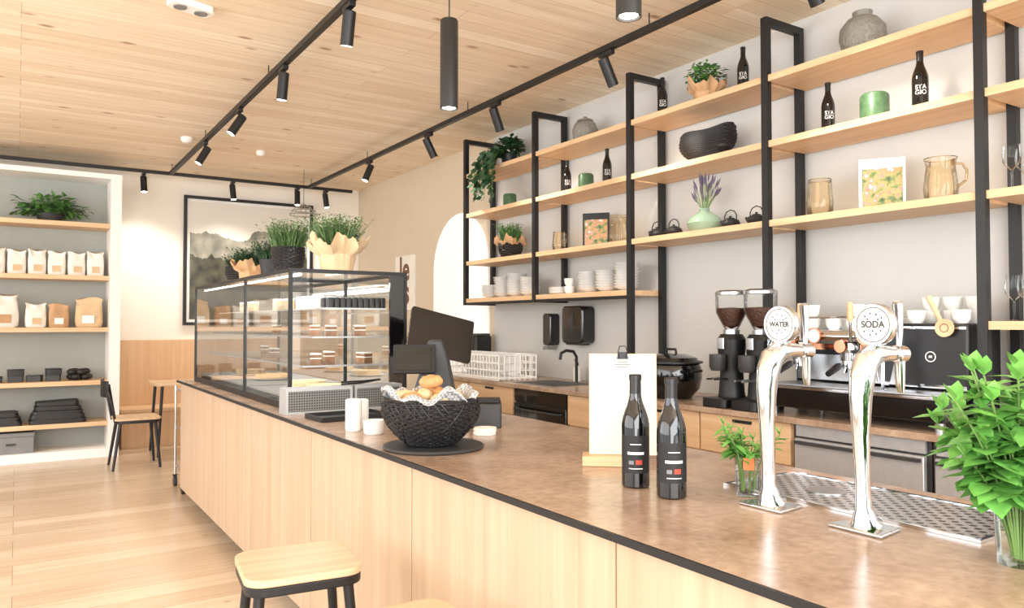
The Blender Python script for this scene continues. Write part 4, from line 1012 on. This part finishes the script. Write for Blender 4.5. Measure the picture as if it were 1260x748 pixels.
part(t,'lid',MB().lathe([(.16,.2305),(.15,.25),(.09,.27),(0,.275)],36),M['blackgl'])
part(t,'lid_handle',MB().tube([(-.04,0,.27),(-.035,0,.30),(.035,0,.30),(.04,0,.27)],.008,8),M['black'])
for sx in (-1,1): part(t,'side_handle',MB().tube([(sx*.17,-.03,.17),(sx*.205,-.03,.175),(sx*.205,.03,.175),(sx*.17,.03,.17)],.008,8),M['black'])
part(t,'dial',MB().tube([(0,-.13,.04),(0,-.155,.04)],.018,16),M['grey'])
t=thing('paper_towel_dispenser','glossy black paper towel dispenser on wall','dispenser',(3.849,4.83,1.20),RW)
part(t,'housing',MB().prism(rrp(.27,.30,.04,0,.15),-.13,0,'y'),M['blackgl'],bevel=.01)
part(t,'window_slot',MB().box(-.015,.015,-.133,-.1305,.08,.24),M['dark']); part(t,'outlet',MB().box(-.09,.09,-.12,-.02,-.012,-.001),M['dark'])
t=thing('soap_dispenser','tall black wall soap dispenser','soap dispenser',(3.849,5.22,1.14),RW)
part(t,'housing',MB().prism(rrp(.11,.27,.03,0,.17),-.1,0,'y'),M['blackgl'],bevel=.008); part(t,'push_lever',MB().prism([(-.04,0),(.04,0),(.03,.03),(-.03,.03)],-.11,-.03,'y'),M['grey'])
t=thing('sink','inset dark sink in back worktop','sink',(3.45,4.72,B))
part(t,'sink_rim',MB().box(-.2,.2,-.26,.26,0,.004),M['steel']); part(t,'basin',MB().box(-.18,.18,-.24,.24,.0041,.006),M['dark'])
part(t,'faucet',MB().tube([(.23,.0,0),(.23,.0,.20),(.20,.0,.24),(.13,.0,.25),(.08,.0,.23),(.07,.0,.18)],.012,12),M['black'])
sb=thing('soap_bottle','clear soap bottle with black pump by sink','bottle',(3.75,4.80,B))
part(sb,'bottle_body',MB().lathe([(0,0),(.032,0),(.034,.01),(.034,.1),(.015,.125),(0,.125)],24),M['cream']); part(sb,'pump',MB().cyl(.012,.1255,.15).tube([(0,0,.15),(0,0,.17),(-.03,0,.17)],.004),M['black'])
sb2=dup(sb,(3.75,4.58,B),1.2); grp([sb,sb2],'soap bottles by the sink')
t=thing('dish_rack','compact white wire dish rack on back worktop','dish rack',(3.40,5.56,B),RW)
m=MB(); W,D,H=.43,.18,.20
for z in (.02,.08,.14,H): m.tube([(-W,-D,z),(W,-D,z),(W,D,z),(-W,D,z)],.009,6,closed=True)
for i in range(19):
    x=-W+2*W*i/18; m.tube([(x,-D,H),(x,-D,.02),(x,D,.02),(x,D,H)],.006,5)
for i in range(8):
    y=-D+2*D*i/7; m.tube([(-W,y,H),(-W,y,.006),(W,y,.006),(W,y,H)],.006,5)
part(t,'wire_frame',m,M['white'])
L=[]
for i in range(9):
    p=pl.copy(); COL.objects.link(p); p.location=(3.40,5.90-.085*i,B+.125); p.rotation_euler=(PI/2-.12,0,0); p['label']='white plate standing upright in dish rack'; L.append(p)
grp(L,'plates drying in the rack')
t=thing('water_boiler','black upright hot drink dispenser on back worktop','drink dispenser',(3.70,6.22,B),RW)
part(t,'body',MB().rr(.12,.18,.02,0,.34),M['black'],bevel=.006); part(t,'spout',MB().tube([(0,-.09,.26),(0,-.13,.26),(0,-.135,.22)],.01,8),M['chrome']); part(t,'lid',MB().rr(.11,.16,.02,.341,.365),M['dark'],bevel=.004)
def jug(loc):
    t=thing('milk_jug','small stainless milk jug on back worktop','milk jug',loc,RW)
    part(t,'jug_body',MB().lathe([(0,0),(.042,0),(.045,.01),(.04,.06),(.035,.09),(.038,.11),(.036,.11),(.033,.09),(.038,.06),(.04,.012),(0,.006)],28),M['steel'])
    part(t,'handle',MB().tube([(.036,0,.095),(.07,0,.09),(.068,0,.04),(.043,0,.03)],.004,8),M['steel']); return t
j0=jug((3.33,1.40,B)); L=[j0]+[dup(j0,(x,y,B),r) for x,y,r in ((3.46,1.44,-1),(3.33,1.26,-2),(3.48,1.3,-1.4),(3.38,1.12,-1.2),(3.32,1.55,-1.8))]; grp(L,'steel milk jugs beside the coffee machine')

# ---------------------------------------------------------------- lights/camera/world
w=bpy.data.worlds.new('world'); scene.world=w; w.use_nodes=True
bg=w.node_tree.nodes['Background']; bg.inputs['Color'].default_value=(.985,.992,1,1); bg.inputs['Strength'].default_value=1.95
s=lamp('SUN',(-6,2,6),(0,0,0),1.2,(1,.98,.95)); s.data.angle=.05
d=Vector((.80,.28,-.46)); s.rotation_euler=d.to_track_quat('-Z','Y').to_euler()
a=lamp('AREA',(-3.6,3.5,1.9),(0,0,0),220,(.99,.995,1)); a.data.shape='RECTANGLE'; a.data.size=9; a.data.size_y=2.2  # unseen fill lamp added along the window side to boost daylight
a.rotation_euler=Vector((1,0,-.05)).to_track_quat('-Z','Y').to_euler()
a=lamp('AREA',(.5,-2.3,2.0),(0,0,0),310,(.99,.995,1)); a.data.shape='RECTANGLE'; a.data.size=6; a.data.size_y=2  # second unseen fill lamp, added at the open back of the room
a.rotation_euler=Vector((.25,1,-.02)).to_track_quat('-Z','Z').to_euler()
cam=bpy.data.cameras.new('camera'); cam.sensor_width=36; cam.lens=935/1260*36; cam.clip_start=.05
co=bpy.data.objects.new('camera',cam); COL.objects.link(co); co.location=(0,0,1.36); co.rotation_euler=(math.radians(91.47),0,math.radians(-33.1)); scene.camera=co
